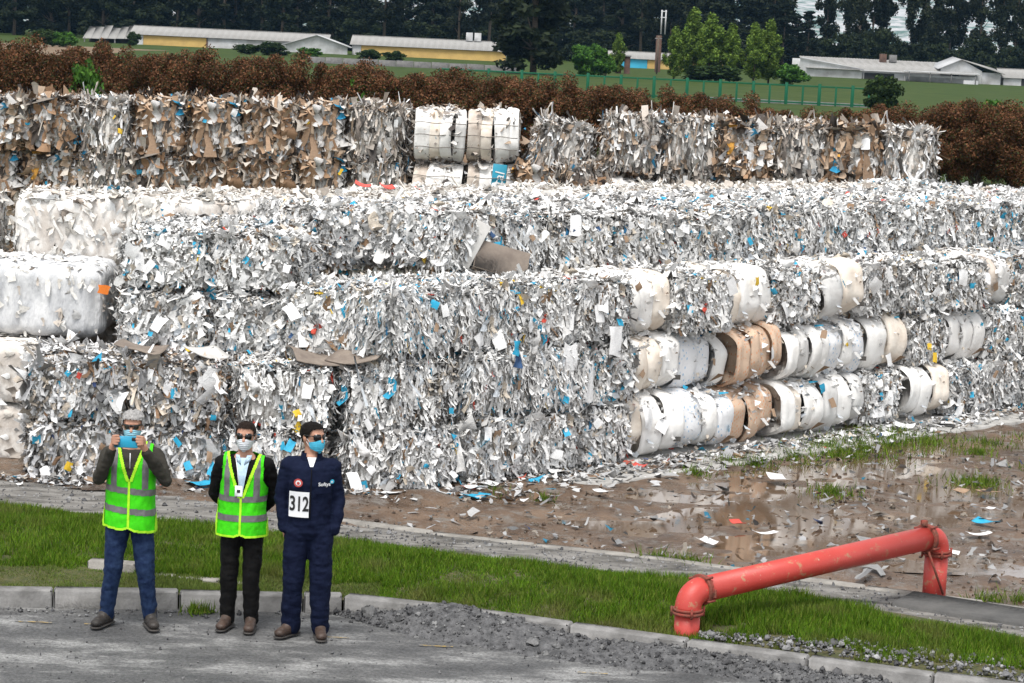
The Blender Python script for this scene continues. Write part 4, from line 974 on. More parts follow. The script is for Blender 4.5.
TORSO = [(.86, .155, .110, 0, .005), (.95, .160, .115, 0, .005), (1.05, .150, .110, 0, .0), (1.18, .158, .115, 0, 0), (1.30, .172, .120, 0, .0), (1.38, .165, .105, 0, .005), (1.44, .105, .075, 0, .012), (1.48, .066, .062, 0, .012)]
def grow(secs, d, dz=0): return [(z + dz, rx + d, ry + d, cx, cy) for z, rx, ry, cx, cy in secs]
def build_person(root, cfg):
    sc = cfg['scale']; K = lambda v: v  # local metres, the root is scaled by nothing
    sh, el, wr, ha = cfg['arms']           # each: list of (left, right) points
    hips = [(-.085, 0, .88), (.085, 0, .88)]; kn = cfg['knees']; an = cfg['ankles']; toe = cfg['toes']
    HM = Matrix.Translation((cfg.get('hx', 0), .012 + cfg.get('hy', 0), 1.505)) @ Matrix.Rotation(cfg['yaw'], 4, 'Z') @ Matrix.Rotation(cfg.get('pitch', 0), 4, 'X')
    # body
    P = [loft(TORSO, 26), capsule((0, .014, 1.40), .062, (cfg.get('hx', 0), .010, 1.55), .056)]
    P += [(xform(V, HM), F) for V, F in head_parts()]
    for i, s in enumerate((-1, 1)):
        P += chain([sh[i], el[i], wr[i]], [.05, .04, .028]); P += chain([hips[i], kn[i], an[i]], [.085, .055, .04]); P += chain([np.array(an[i]) * np.array([1, 1, .55]), np.array(toe[i]) * np.array([.97, .9, .8])], [.03, .02])
        P += ha[i]
    co, nv, F = remesh(P, .0065, 3)
    obj('body', mk('body', co, F, M['skin'], smooth=True), root)
    # trousers or coverall legs
    lw = cfg.get('leg', (.108, .082, .066)); legs = [loft([(.80, .10, .10, 0, .01), (.86, .172, .128, 0, .008), (.95, .170, .124, 0, .005), (1.04, .162, .120, 0, 0)], 26)]
    for i, s in enumerate((-1, 1)):
        a = np.array(an[i]); k = np.array(kn[i]); h = np.array(hips[i]); m1 = (h + k) / 2 + np.array([s * .004, 0, 0]); m2 = (k + a) / 2
        legs += chain([h + np.array([0, .0, -.01]), m1, k, m2, a + np.array([0, .005, -.022])], [lw[0], (lw[0] + lw[1]) / 2, lw[1], (lw[1] + lw[2]) / 2, lw[2]], 18)
    def cloth(name, parts, mt, vox=.009, amp=.010, scale=9, seed=1, st=(1.4, 1.4, .8), sm=5, parent=root, zmin=None, zmax=None):
        co, nv, F = remesh(parts, vox, sm); co = wrinkle(co, nv, amp, scale, seed, st); co = wrinkle(co, nv, amp * .8, 16, seed + 7, (.7, .7, 1.6))
        if zmin is not None or zmax is not None:
            V, Fo = extract(co, nv, F, lambda c, n: (c[:, 2] > (zmin or -9)) & (c[:, 2] < (zmax or 9)))
        else: V, Fo = co, F
        return obj(name, mk(name, V, Fo, mt, smooth=True), parent), (co, nv, F)
    sleeves = []
    for i in range(2):
        w = np.array(wr[i]); e = np.array(el[i]); s_ = np.array(sh[i]); m1 = (s_ + e) / 2
        cuff = w + (w - e) / np.linalg.norm(w - e) * .0
        sleeves += chain([s_, m1, e], [.066, .061, .053], 16) + chain([e, (e + w) / 2, cuff], [.053, .047, .040], 16)
    tors = [loft(grow(TORSO[:-1], .016), 28)] + [capsule((s * .08, .01, 1.395), .07, (s * .17, .01, 1.385), .07) for s in (-1, 1)]
    if cfg['suit']:
        cl, data = cloth('coverall', legs + tors + sleeves, M[cfg['top']], amp=.013, scale=8, seed=cfg['seed'])
        # turned-up collar
        col = [(1.435, .098, .088, 0, .012), (1.47, .086, .080, 0, .010), (1.50, .080, .076, 0, .012)]
        V, Fk = loft(col, 30); Fk = [Fk[0]]
        q = V[Fk[0]].mean(1); kp = ~((q[:, 1] < -.04) & (np.abs(q[:, 0]) < .035)); obj('collar', mk('collar', V, Fk[0][kp], M[cfg['top']], smooth=True), cl)
    else:
        cloth('trousers', legs, M[cfg['legs']], amp=.011, scale=9, seed=cfg['seed'])
        low = [loft([(.84, .180, .135, 0, .006), (.90, .178, .134, 0, .006)] + grow(TORSO[1:-1], .016), 28)] + tors[1:]
        cl, data = cloth('jacket', low + sleeves, M[cfg['top']], amp=.011, scale=9, seed=cfg['seed'] + 3)
    # boots
    for i in range(2):
        a = np.array(an[i], float); tt = np.array(toe[i], float); d = tt - a; d[2] = 0; d /= np.linalg.norm(d); heel = a - d * .055
        flat = lambda p, z: np.array([p[0], p[1], z])
        parts = [capsule(flat(heel, .055), .044, flat(a, .06), .047), capsule(flat(a, .062), .046, flat(tt - d * .03, .050), .043), ellipsoid(flat(tt - d * .005, .046), (.046, .050, .034)), capsule(flat(a, .06), .050, flat(a, .15), .054), capsule(flat(a, .095), .053, flat(a + d * .055, .072), .044)]
        co, nv, F = remesh(parts, .008, 3); co[:, 2] = np.maximum(co[:, 2], .018)
        bt = obj('boot', mk('boot', co, F, M[cfg['boot']], smooth=True), root)
        sp = [capsule(flat(heel, .013), .05, flat(tt, .013), .048)]; V, Fs = sp[0]; V = V.copy(); V[:, 2] = .0 + np.clip((V[:, 2] - .013) / .05, -1, 1) * .012 + .013
        obj('sole', mk('sole', V, Fs, M['sole'], smooth=False), bt)
    # head wear: hair, mask, glasses, eyes
    hd = obj('hair', None)
    bpy.data.objects.remove(hd)
    hl = cfg['hairline']
    def hairfn(u, v):   # u azimuth, v height
        p = head_r(v, u); c = np.array([0, -.0, .55 * HH_]); n = norm(p - c * np.array([1, 1, 1.0])); n[:, 2] *= .9
        return p + n * (cfg['hairvol'] + .007 * vnoise(p, 60, cfg['seed'], 2))[:, None]
    us = np.linspace(-math.pi, math.pi, 73); vs_ = np.linspace(.22, 1.0, 40)
    def keep(u, v):
        a = np.abs(u); lim = np.interp(a, [0, .55, .95, 1.15, 1.45, 1.75, 2.2, math.pi], [hl, hl - .01, hl - .05, .56, .47, .60, .34, .26]); return v > lim + .03 * vnoise(np.stack([u * 6, v * 20, 0 * u], 1), 1.0, cfg['seed'], 2)
    Pp, Ff = patch(hairfn, us, vs_, 'hair', None, None, keep)
    obj('hair', mk('hair', xform(Pp, HM), Ff, M[cfg['hair']], smooth=True), root)
    def maskfn(u, v):
        p = head_r(v, u); f = np.exp(-(u / .75) ** 2); out = .006 + .020 * f * np.clip(1.1 - np.abs(v - .27) / .42, 0, 1) + .0022 * np.sin(v * 95) * f
        n = np.stack([np.sin(u), -np.cos(u), 0 * u], 1); q = p + n * out[:, None]; q[:, 2] = np.where(v < .02, q[:, 2] - .006, q[:, 2]); return q
    def keepm(u, v): a = np.abs(u); return (v < .47 - .09 * a) & (v > -.01 + .11 * a) & (a < 1.28)
    Pp, Ff = patch(maskfn, np.linspace(-1.35, 1.35, 41), np.linspace(0, .5, 40), 'mask', None, None, keepm)
    mk_ = obj('face_mask', mk('face_mask', xform(Pp, HM), Ff, M[cfg['mask']], smooth=True), root)
    for s in (-1, 1):
        for v0, v1 in ((.36, .58), (.14, .38)):
            pts = [head_r(np.array([v0 + (v1 - v0) * q]), np.array([s * (1.2 + .38 * q)]))[0] * np.array([1.06, 1.03, 1]) for q in (0, .33, .66, 1)]
            V, Fs = tube(xform(np.array(pts), HM), .0022, 5); obj('ear_loop', mk('ear_loop', V, Fs, M['card_white']), mk_)
    gl = None
    lens = []
    for s in (-1, 1):
        n = 16; lw_, lh_ = cfg['lens']; ring_ = []
        for j in range(n):
            a = 2 * math.pi * j / n; u = s * .43 + lw_ * math.copysign(abs(math.cos(a)) ** .7, math.cos(a)); v = .535 + lh_ * math.copysign(abs(math.sin(a)) ** .75, math.sin(a))
            p = head_r(np.array([v]), np.array([u]))[0]; ring_.append(p + np.array([math.sin(u), -math.cos(u), 0]) * .016)
        ring_ = np.array(ring_); c = ring_.mean(0) + np.array([0, -.004, 0]); V = np.concatenate([ring_, [c]]); back = V + np.array([0, .004, 0])
        Fq = np.array([(n, (j + 1) % n, j) for j in range(n)]); V2 = np.concatenate([V, back]); m_ = n + 1
        side_ = np.array([(j, (j + 1) % n, (j + 1) % n + m_, j + m_) for j in range(n)])
        o = obj('lens', mk('lens', xform(V2, HM), [side_, Fq, Fq[:, ::-1] + m_], M[cfg['lensm']]), mk_ if gl is None and False else root)
        lens.append((o, ring_))
    pts = [head_r(np.array([.56]), np.array([q]))[0] + np.array([math.sin(q), -math.cos(q), 0]) * .018 for q in (-.14, 0, .14)]
    V, Fs = tube(xform(np.array(pts), HM), .0035, 6); gfr = obj('glasses_frame', mk('glasses_frame', V, Fs, M['frame']), root)
    for o, _ in lens: o.parent = gfr
    for s in (-1, 1):
        pts = [head_r(np.array([.575 + .01 * k]), np.array([s * q]))[0] * np.array([1.05, 1.03, 1]) + np.array([s * .006, -.006 if k < 2 else 0, 0]) for k, q in enumerate((.72, 1.05, 1.35, 1.62))]
        V, Fs = tube(xform(np.array(pts), HM), .004, 6); obj('temple_arm', mk('temple_arm', V, Fs, M['frame']), gfr)
        if cfg.get('browbar'):
            pts = [head_r(np.array([.60]), np.array([s * q]))[0] + np.array([math.sin(s * q), -math.cos(q), 0]) * .018 for q in (0, .2, .45, .7, .85)]
            V, Fs = tube(xform(np.array(pts), HM), .0065, 6); obj('brow_bar', mk('brow_bar', V, Fs, M['frame']), gfr)
        e = head_r(np.array([.53]), np.array([s * .36]))[0] + np.array([0, .006, 0]); V, Fs = ellipsoid(e, (.013, .008, .008), 10, 6); obj('eye', mk('eye', xform(V, HM), Fs, M['eye'], smooth=True), root)
    return data, HM

VEST = [(.78, .205, .155, 0, .0), (.90, .202, .152, 0, 0), (1.02, .192, .146, 0, 0), (1.18, .192, .146, 0, 0), (1.30, .200, .148, 0, .0), (1.38, .190, .128, 0, .005), (1.44, .13, .098, 0, .012), (1.475, .09, .08, 0, .012)]
def vest(root, zv, kv, seed, stripes=((.935, .985), (1.095, 1.145)), vert=(.095, .142), only=None, skew=0.0):
    parts = [loft(VEST, 34)] + [capsule((s * .08, .01, 1.40), .085, (s * .165, .01, 1.385), .083) for s in (-1, 1)]
    co, nv, F = remesh(parts, .006, 5); co = wrinkle(co, nv, .018, 6, seed, (1.3, 1.3, .7)); co = wrinkle(co, nv, .006, 17, seed + 2, (1.2, 1.2, .8)); 
    hem = lambda c: .80 + .02 * np.clip(1 - np.abs(c[:, 0]) / .05, 0, 1) * (c[:, 1] < 0) + skew * c[:, 0]
    def base_m(c, n):
        neck = (np.sqrt(c[:, 0] ** 2 + (c[:, 1] - .01) ** 2) < .085) & (c[:, 2] > 1.36)
        v = (c[:, 1] < .01) & (c[:, 2] > zv) & (np.abs(c[:, 0]) < (c[:, 2] - zv) * kv)
        arm = (np.abs(c[:, 0]) > .165 + .05 * np.clip((1.22 - c[:, 2]) / .1, 0, 1)) & (c[:, 2] > 1.12) & (np.abs(c[:, 0]) > .215 - .10 * np.clip((c[:, 2] - 1.15) / .25, 0, 1) ** 1.0 - 0.0 + .045 * (c[:, 2] > 1.36))
        return (c[:, 2] > hem(c)) & ~neck & ~v & ~arm
    vo = obj('safety_vest', None); bpy.data.objects.remove(vo)
    V, Fo = extract(co, nv, F, base_m, .004); vo = obj('safety_vest', mk('safety_vest', V, Fo, M['neon'], smooth=True), root)
    for z0, z1 in stripes:
        V, Fo = extract(co, nv, F, lambda c, n: base_m(c, n) & (c[:, 2] - skew * c[:, 0] > z0) & (c[:, 2] - skew * c[:, 0] < z1), .0075); obj('reflective_stripe', mk('reflective_stripe', V, Fo, M['reflective'], smooth=True), vo)
    for s in (-1, 1):
        V, Fo = extract(co, nv, F, lambda c, n: base_m(c, n) & (c[:, 0] * s > vert[0]) & (c[:, 0] * s < vert[1]) & (c[:, 2] > stripes[-1][1] - .01), .0070); obj('reflective_stripe', mk('reflective_stripe', V, Fo, M['reflective'], smooth=True), vo)
    def trim_m(c, n):
        ve = (c[:, 1] < .01) & (c[:, 2] > zv) & (np.abs(c[:, 0]) < (c[:, 2] - zv) * kv + .024)
        ctr = (c[:, 1] < 0) & (np.abs(c[:, 0]) < .011) & (c[:, 2] <= zv + .02)
        side = (np.abs(c[:, 0]) > .192) & (c[:, 2] < 1.1)
        return base_m(c, n) & (ve | ctr | (c[:, 2] < hem(c) + .018) | side)
    V, Fo = extract(co, nv, F, trim_m, .009); obj('trim', mk('trim', V, Fo, M['neon_trim'], smooth=True), vo)
    return vo
def grip_hand(w, s):
    """hand holding the phone edge; w wrist, s side (-1 viewer's left, +1 right). Fingers wrap the far edge and front, thumb underneath"""
    w = np.array(w, float); pc = np.array([s * .112, -.262, 1.532]); ps = [capsule(w, .027, pc + np.array([s * .004, .01, -.03]), .030), capsule(pc + np.array([0, .012, -.028]), .026, pc + np.array([0, .0, .022]), .024)]
    for k, (dz, L) in enumerate(((.048, .052), (.026, .060), (.005, .056), (-.015, .044))):
        a = pc + np.array([0, -.004, dz * .75]); b = a + np.array([s * .004, -.032, dz * .18 + .004]); c = b + np.array([-s * L * .55, -.010, .006 - .003 * k]); d = c + np.array([-s * L * .35, .003, .0])
        ps += chain([a, b, c, d], [.0105, .0098, .009, .0078], 10)
    a = pc + np.array([-s * .004, .012, -.036]); b = a + np.array([-s * .030, -.010, .006]); c = b + np.array([-s * .028, -.006, .016]); ps += chain([a, b, c], [.0125, .011, .009], 10)
    return ps
def loose_hand(w, d):
    w = np.array(w, float); d = np.array(d, float) / np.linalg.norm(d); sd_ = np.cross(d, (0, 1, .2)); sd_ /= np.linalg.norm(sd_); ps = [capsule(w, .027, w + d * .07, .030)]
    for k, (o, L) in enumerate(((-.026, .07), (-.009, .078), (.009, .073), (.025, .058))):
        a = w + d * .075 + sd_ * o; b = a + d * L * .55 + np.array([0, -.006, 0]); c = b + d * L * .4 + np.array([0, -.014, 0]); ps += chain([a, b, c], [.0105, .0095, .008], 10)
    a = w + d * .025 - sd_ * .022; b = a + d * .03 - sd_ * .026; ps += chain([a, b, b + d * .028 - sd_ * .004], [.0125, .011, .009], 10)
    return ps
SH = [(-.185, .01, 1.385), (.185, .01, 1.385)]
# 1: grey-haired man photographing with a phone
p1 = thing('person', 'grey haired person in green safety vest and jeans holding up a blue phone', 'person', (-2.95, 18.66, .012), rad(2))
wr1 = [(-.135, -.235, 1.452), (.135, -.235, 1.452)]
build_person(p1, dict(scale=1, arms=(SH, [(-.245, -.08, 1.195), (.275, -.07, 1.205)], wr1, [grip_hand(wr1[0], -1), grip_hand(wr1[1], 1)]), knees=[(-.125, -.03, .48), (.13, -.03, .48)], ankles=[(-.175, .03, .10), (.175, .02, .10)], toes=[(-.235, -.12, .05), (.225, -.13, .05)],
    yaw=0, pitch=rad(4), suit=False, legs='denim', top='olive', boot='boot_dark', hair='hair_grey', hairvol=.014, hairline=.77, mask='mask_blue', lens=(.25, .085), lensm='lens_clear', browbar=True, seed=4, leg=(.099, .074, .060)))
vest(p1, 1.20, .33, 3, skew=-.10)
V, F = tube([(0, -.128, 1.30), (0, -.128, 1.42)], .004, 6); obj('zip', mk('zip', V, F, M['card_white']), p1)
ph = thing('phone', 'bright blue phone held up in both hands by the grey haired person', 'phone', (-2.95 - .005, 18.66 - .292, 1.548), rad(2))
V, F = bevel_box(-.092, .092, -.005, .005, -.046, .046, .004); obj('case', mk('case', V, F, M['phone']), ph)
V, F = bevel_box(.045, .075, -.008, -.0048, .012, .038, .002); ca = obj('camera_bump', mk('camera_bump', V, F, M['black_plastic']), ph)
V, F = bevel_box(-.086, .086, .005, .0062, -.041, .041, .0005); obj('screen', mk('screen', V, F, M['lens']), ph)
# 2: man in dark clothes, hands behind the back
p2 = thing('person', 'person in green safety vest, sunglasses and white mask, hands behind the back', 'person', (-2.07, 18.74, .012), rad(-2)); p2.scale = (.97, .97, .965)
wr2 = [(-.12, .20, .94), (.12, .20, .96)]
build_person(p2, dict(scale=1, arms=(SH, [(-.255, .085, 1.12), (.255, .085, 1.12)], wr2, [loose_hand(wr2[0], (.8, .15, -.35)), loose_hand(wr2[1], (-.8, .2, -.35))]), knees=[(-.095, -.02, .48), (.09, -.03, .48)], ankles=[(-.105, .03, .10), (.095, .01, .10)], toes=[(-.135, -.12, .05), (.10, -.15, .05)],
    yaw=0, suit=False, legs='black', top='black', boot='boot', hair='hair_brown', hairvol=.007, hairline=.80, mask='mask_white', lens=(.33, .125), lensm='lens', seed=9, leg=(.096, .072, .060)))
vest(p2, 1.13, .34, 12)
# shirt in the opening of the jacket
def front_panel(name, parent, mt, z0, z1, w0, w1, off, seed=1):
    us = np.linspace(-1, 1, 9); vs_ = np.linspace(0, 1, 12); U2, V2 = np.meshgrid(us, vs_); z = z0 + (z1 - z0) * V2.ravel(); x = U2.ravel() * (w0 + (w1 - w0) * V2.ravel())
    T = np.array([s[0] for s in TORSO]); rx = np.interp(z, T, [s[1] for s in TORSO]) + off; ry = np.interp(z, T, [s[2] for s in TORSO]) + off; cy = np.interp(z, T, [s[4] for s in TORSO])
    y = cy - ry * np.sqrt(np.clip(1 - (x / rx) ** 2, .02, 1)); i = np.arange(8 * 11); a = (i // 8) * 9 + i % 8
    return obj(name, mk(name, np.stack([x, y, z], 1), np.stack([a, a + 1, a + 10, a + 9], 1), M[mt], smooth=True), parent)
sh_ = front_panel('shirt', p2, 'shirt', 1.17, 1.455, .012, .055, .030)
for s in (-1, 1):
    V = np.array([(s * .012, -.125, 1.40), (s * .060, -.095, 1.435), (s * .066, -.055, 1.475), (s * .03, -.085, 1.475)]); V = np.concatenate([V, V + np.array([0, .008, 0])])
    obj('collar', mk('collar', V, np.array([(0, 1, 2, 3), (7, 6, 5, 4), (0, 4, 5, 1), (1, 5, 6, 2), (2, 6, 7, 3), (3, 7, 4, 0)]), M['shirt']), sh_)
bd = obj('id_badge', mk('id_badge', *bevel_box(-.032, .032, -.004, .004, -.045, .045, .003), M['card_white']), p2, (-.018, -.162, 1.19))
V, F = bevel_box(-.014, .014, -.006, -.004, -.012, .014, .001); obj('badge_photo', mk('badge_photo', V, F, M['black_plastic']), bd)
V, F = tube([(-.018, -.16, 1.235), (-.03, -.15, 1.33), (-.06, -.09, 1.45)], .003, 5); obj('lanyard', mk('lanyard', V, F, M['card_white']), p2)
# 3: man in navy coverall
p3 = thing('person', 'person in navy coverall with white number bib, looking aside in a blue mask', 'person', (-1.53, 18.60, .012), rad(6)); p3.scale = (1.0, 1.0, .99)
wr3 = [(-.205, -.02, .885), (.200, -.03, .88)]
build_person(p3, dict(scale=1, arms=([(-.170, .01, 1.38), (.170, .01, 1.38)], [(-.228, .03, 1.12), (.228, .03, 1.12)], wr3, [loose_hand(wr3[0], (.75, .15, -.55)), loose_hand(wr3[1], (-.75, .15, -.55))]), knees=[(-.11, -.02, .48), (.105, -.03, .48)], ankles=[(-.115, .03, .10), (.115, .0, .10)], toes=[(-.205, -.08, .05), (.125, -.16, .05)],
    yaw=rad(42), suit=True, legs='navy', top='navy', boot='boot', hair='hair_dark', hairvol=.009, hairline=.80, mask='mask_cyan', lens=(.33, .125), lensm='lens', seed=15, leg=(.108, .086, .074)))
ip = front_panel('shirt', p3, 'card_white', 1.40, 1.47, .012, .036, .024)
bib = obj('number_bib', None); bpy.data.objects.remove(bib)
def curved_card(name, w, h, x, z, mt, parent, off=.034):
    us = np.linspace(-.5, .5, 7); U2, V2 = np.meshgrid(us, us); xx = x + U2.ravel() * w; zz = z + V2.ravel() * h
    T = np.array([s[0] for s in TORSO]); rx = np.interp(zz, T, [s[1] for s in TORSO]) + off + .02; ry = np.interp(zz, T, [s[2] for s in TORSO]) + off
    y = -ry * np.sqrt(np.clip(1 - (xx / rx) ** 2, .02, 1)); i = np.arange(36); a = (i // 6) * 7 + i % 6
    o = obj(name, mk(name, np.stack([xx, y, zz], 1), np.stack([a, a + 1, a + 8, a + 7], 1), M[mt], smooth=True), parent); return o
def torso_y(x, z, off):
    T = [s[0] for s in TORSO]; rx = np.interp(z, T, [s[1] for s in TORSO]) + off + .02; ry = np.interp(z, T, [s[2] for s in TORSO]) + off; return -ry * math.sqrt(max(.02, 1 - (x / rx) ** 2))
bib = curved_card('number_bib', .155, .205, -.088, 1.10, 'card_white', p3)
def stick_text(body, size, x, z, mt, parent, off, name, sx=1.0):
    me = text_mesh(body, size, M[mt], .0004, name, .022 * size); n = len(me.vertices); co = np.zeros(n * 3, np.float32); me.vertices.foreach_get('co', co); co = co.reshape(-1, 3)
    out = np.zeros_like(co); out[:, 0] = x + co[:, 0] * sx; out[:, 2] = z + co[:, 1]; out[:, 1] = [torso_y(a, b, off) for a, b in zip(out[:, 0], out[:, 2])]; out[:, 1] -= co[:, 2]
    me.vertices.foreach_set('co', out.ravel()); me.update(); return obj(name, me, parent)
stick_text('312', .165, -.088, 1.10, 'ink', bib, .037, 'lettering', .62)
lg = stick_text('Softys', .040, .105, 1.268, 'card_white', p3, .040, 'logo_lettering')
def disc(name, r, x, z, mt, parent, off, n=20, sx=1.0):
    V = [(x + sx * r * math.cos(2 * math.pi * j / n), torso_y(x + r * math.cos(2 * math.pi * j / n), z + r * math.sin(2 * math.pi * j / n), off), z + r * math.sin(2 * math.pi * j / n)) for j in range(n)] + [(x, torso_y(x, z, off), z)]
    return obj(name, mk(name, V, np.array([(n, (j + 1) % n, j) for j in range(n)]), M[mt]), parent)
disc('logo_leaf', .017, .165, 1.288, 'logo_cyan', lg, .041); disc('logo_leaf_cutout', .008, .163, 1.286, 'card_white', lg, .0425)
bdg = disc('round_badge', .034, -.10, 1.275, 'badge_red', p3, .039); disc('badge_centre', .021, -.10, 1.275, 'card_white', bdg, .0405); disc('badge_emblem', .012, -.10, 1.272, 'badge_red', bdg, .042)
for s, x in ((-1, -.10), (1, .095)):
    if s == 1: curved_card('pocket_flap', .125, .045, x, 1.215, 'navy', p3, .036)
V, F = tube([(.0, torso_y(0, z, .034), z) for z in np.linspace(.98, 1.39, 8)], .004, 5); obj('front_placket', mk('front_placket', V, F, M['black']), p3)

# ------------------------------------------------------------------ vegetation builders
def leaf_cloud(C, R, n, size, rng, cols, flat=.6, face=None):
    """n leaf quads around clump centres C (k,3) with radii R (k,3)"""
    k = len(C); i = rng.integers(0, k, n); d = norm(rng.normal(0, 1, (n, 3))); r = rng.random(n) ** .4
    P = C[i] + d * R[i] * r[:, None]
    T = norm(rng.normal(0, 1, (n, 3)) * np.array([1, 1, flat])); B = norm(np.cross(T, d + rng.normal(0, .5, (n, 3)))); s = size * rng.uniform(.6, 1.4, n)
    V = np.stack([P - T * s[:, None] * .7, P + B * (s * .38)[:, None], P + T * s[:, None] * .7, P - B * (s * .38)[:, None]], 1).reshape(-1, 3)
    F = np.arange(4 * n).reshape(n, 4)
    tone = rng.uniform(.75, 1.25, k)[i]
    c = cols[rng.integers(0, len(cols), n)] * tone[:, None] * rng.uniform(.8, 1.2, (n, 1))
    return V, F, np.repeat(c, 4, 0)

def shrub_protos(num, half, n, size, cols, seed):
    out = []
    for q in range(num):
        rng = np.random.default_rng(seed + q); k = 46
        d = norm(rng.normal(0, 1, (k, 3))); C = d * np.array(half) * (rng.uniform(.35, .95, k))[:, None] + np.array([0, 0, half[2]])
        C[:, 2] = np.clip(C[:, 2], .15, None); R = np.tile(np.array(half) * .26, (k, 1)) * rng.uniform(.7, 1.3, (k, 1))
        V, F, c = leaf_cloud(C, R, n, size, rng, np.array(cols))
        V[:, 2] = np.maximum(V[:, 2], .02)
        stems = [tube([(rng.normal(0, .12), rng.normal(0, .12), 0), tuple(C[j] * .6 + np.array([0, 0, .1])), tuple(C[j])], [.04, .025, .01], 5) for j in range(10)]
        SV, SF = join(stems)
        out.append((mk('foliage', V, F, M['leaf'], c), mk('branches', SV, SF, M['bark'])))
    return out
def plant(name, proto_, loc, scale, rz, label, cat, group=None, parts=('foliage', 'branches')):
    r = thing(name, label, cat, loc, rz, group)
    for p, me in zip(parts, proto_):
        o = obj(p, me, r); o.scale = scale
    return r
vr = np.random.default_rng(33)
HC = [(.13, .055, .027), (.18, .078, .038), (.10, .045, .022), (.06, .042, .018), (.23, .11, .055), (.06, .066, .022)]
hedge_p = shrub_protos(4, (1.9, 1.2, 1.5), 36000, .062, HC, 600)
for k in range(62):
    x = -26 + k * .88; px = 512 + x * 24
    h = np.interp(x, [-22, -17, -8, 3, 6.6, 11, 13, 17, 22], [4.05, 4.05, 3.95, 3.5, 3.25, 2.75, 2.8, 3.5, 3.6]) + vr.normal(0, .09)
    if 8.5 < x < 13 and k % 3 == 0: h -= .3
    plant('hedge_shrub', hedge_p[k % 4], (x + vr.normal(0, .2), 96 + vr.normal(0, .5) - (3 if x > 15 else 0), .2), (1.0 + vr.normal(0, .08), 1, h / 3.15), vr.uniform(0, 6), 'reddish brown leafy shrub in the long hedge behind the bales', 'hedge', 'shrubs of the reddish hedge')
GBR = [(.05, .13, .02), (.07, .17, .025), (.09, .2, .03), (.035, .09, .015)]
bush_p = shrub_protos(2, (2.2, 2.0, 1.6), 3500, .28, GBR, 640)
DKB = [(.018, .035, .012), (.03, .055, .016), (.045, .075, .02)]
dbush_p = shrub_protos(2, (2.2, 2.0, 1.6), 4500, .26, DKB, 650)
# small greener shoots poking from the hedge
for k, (x, z) in enumerate(((-6.2, 3.0), (-17.2, 2.9))):
    plant('green_shrub', bush_p[0], (x, 95.2, .2), (.36, .4, .98), k, 'bright green shoots rising from the reddish hedge', 'shrub', 'green shoots in the hedge')

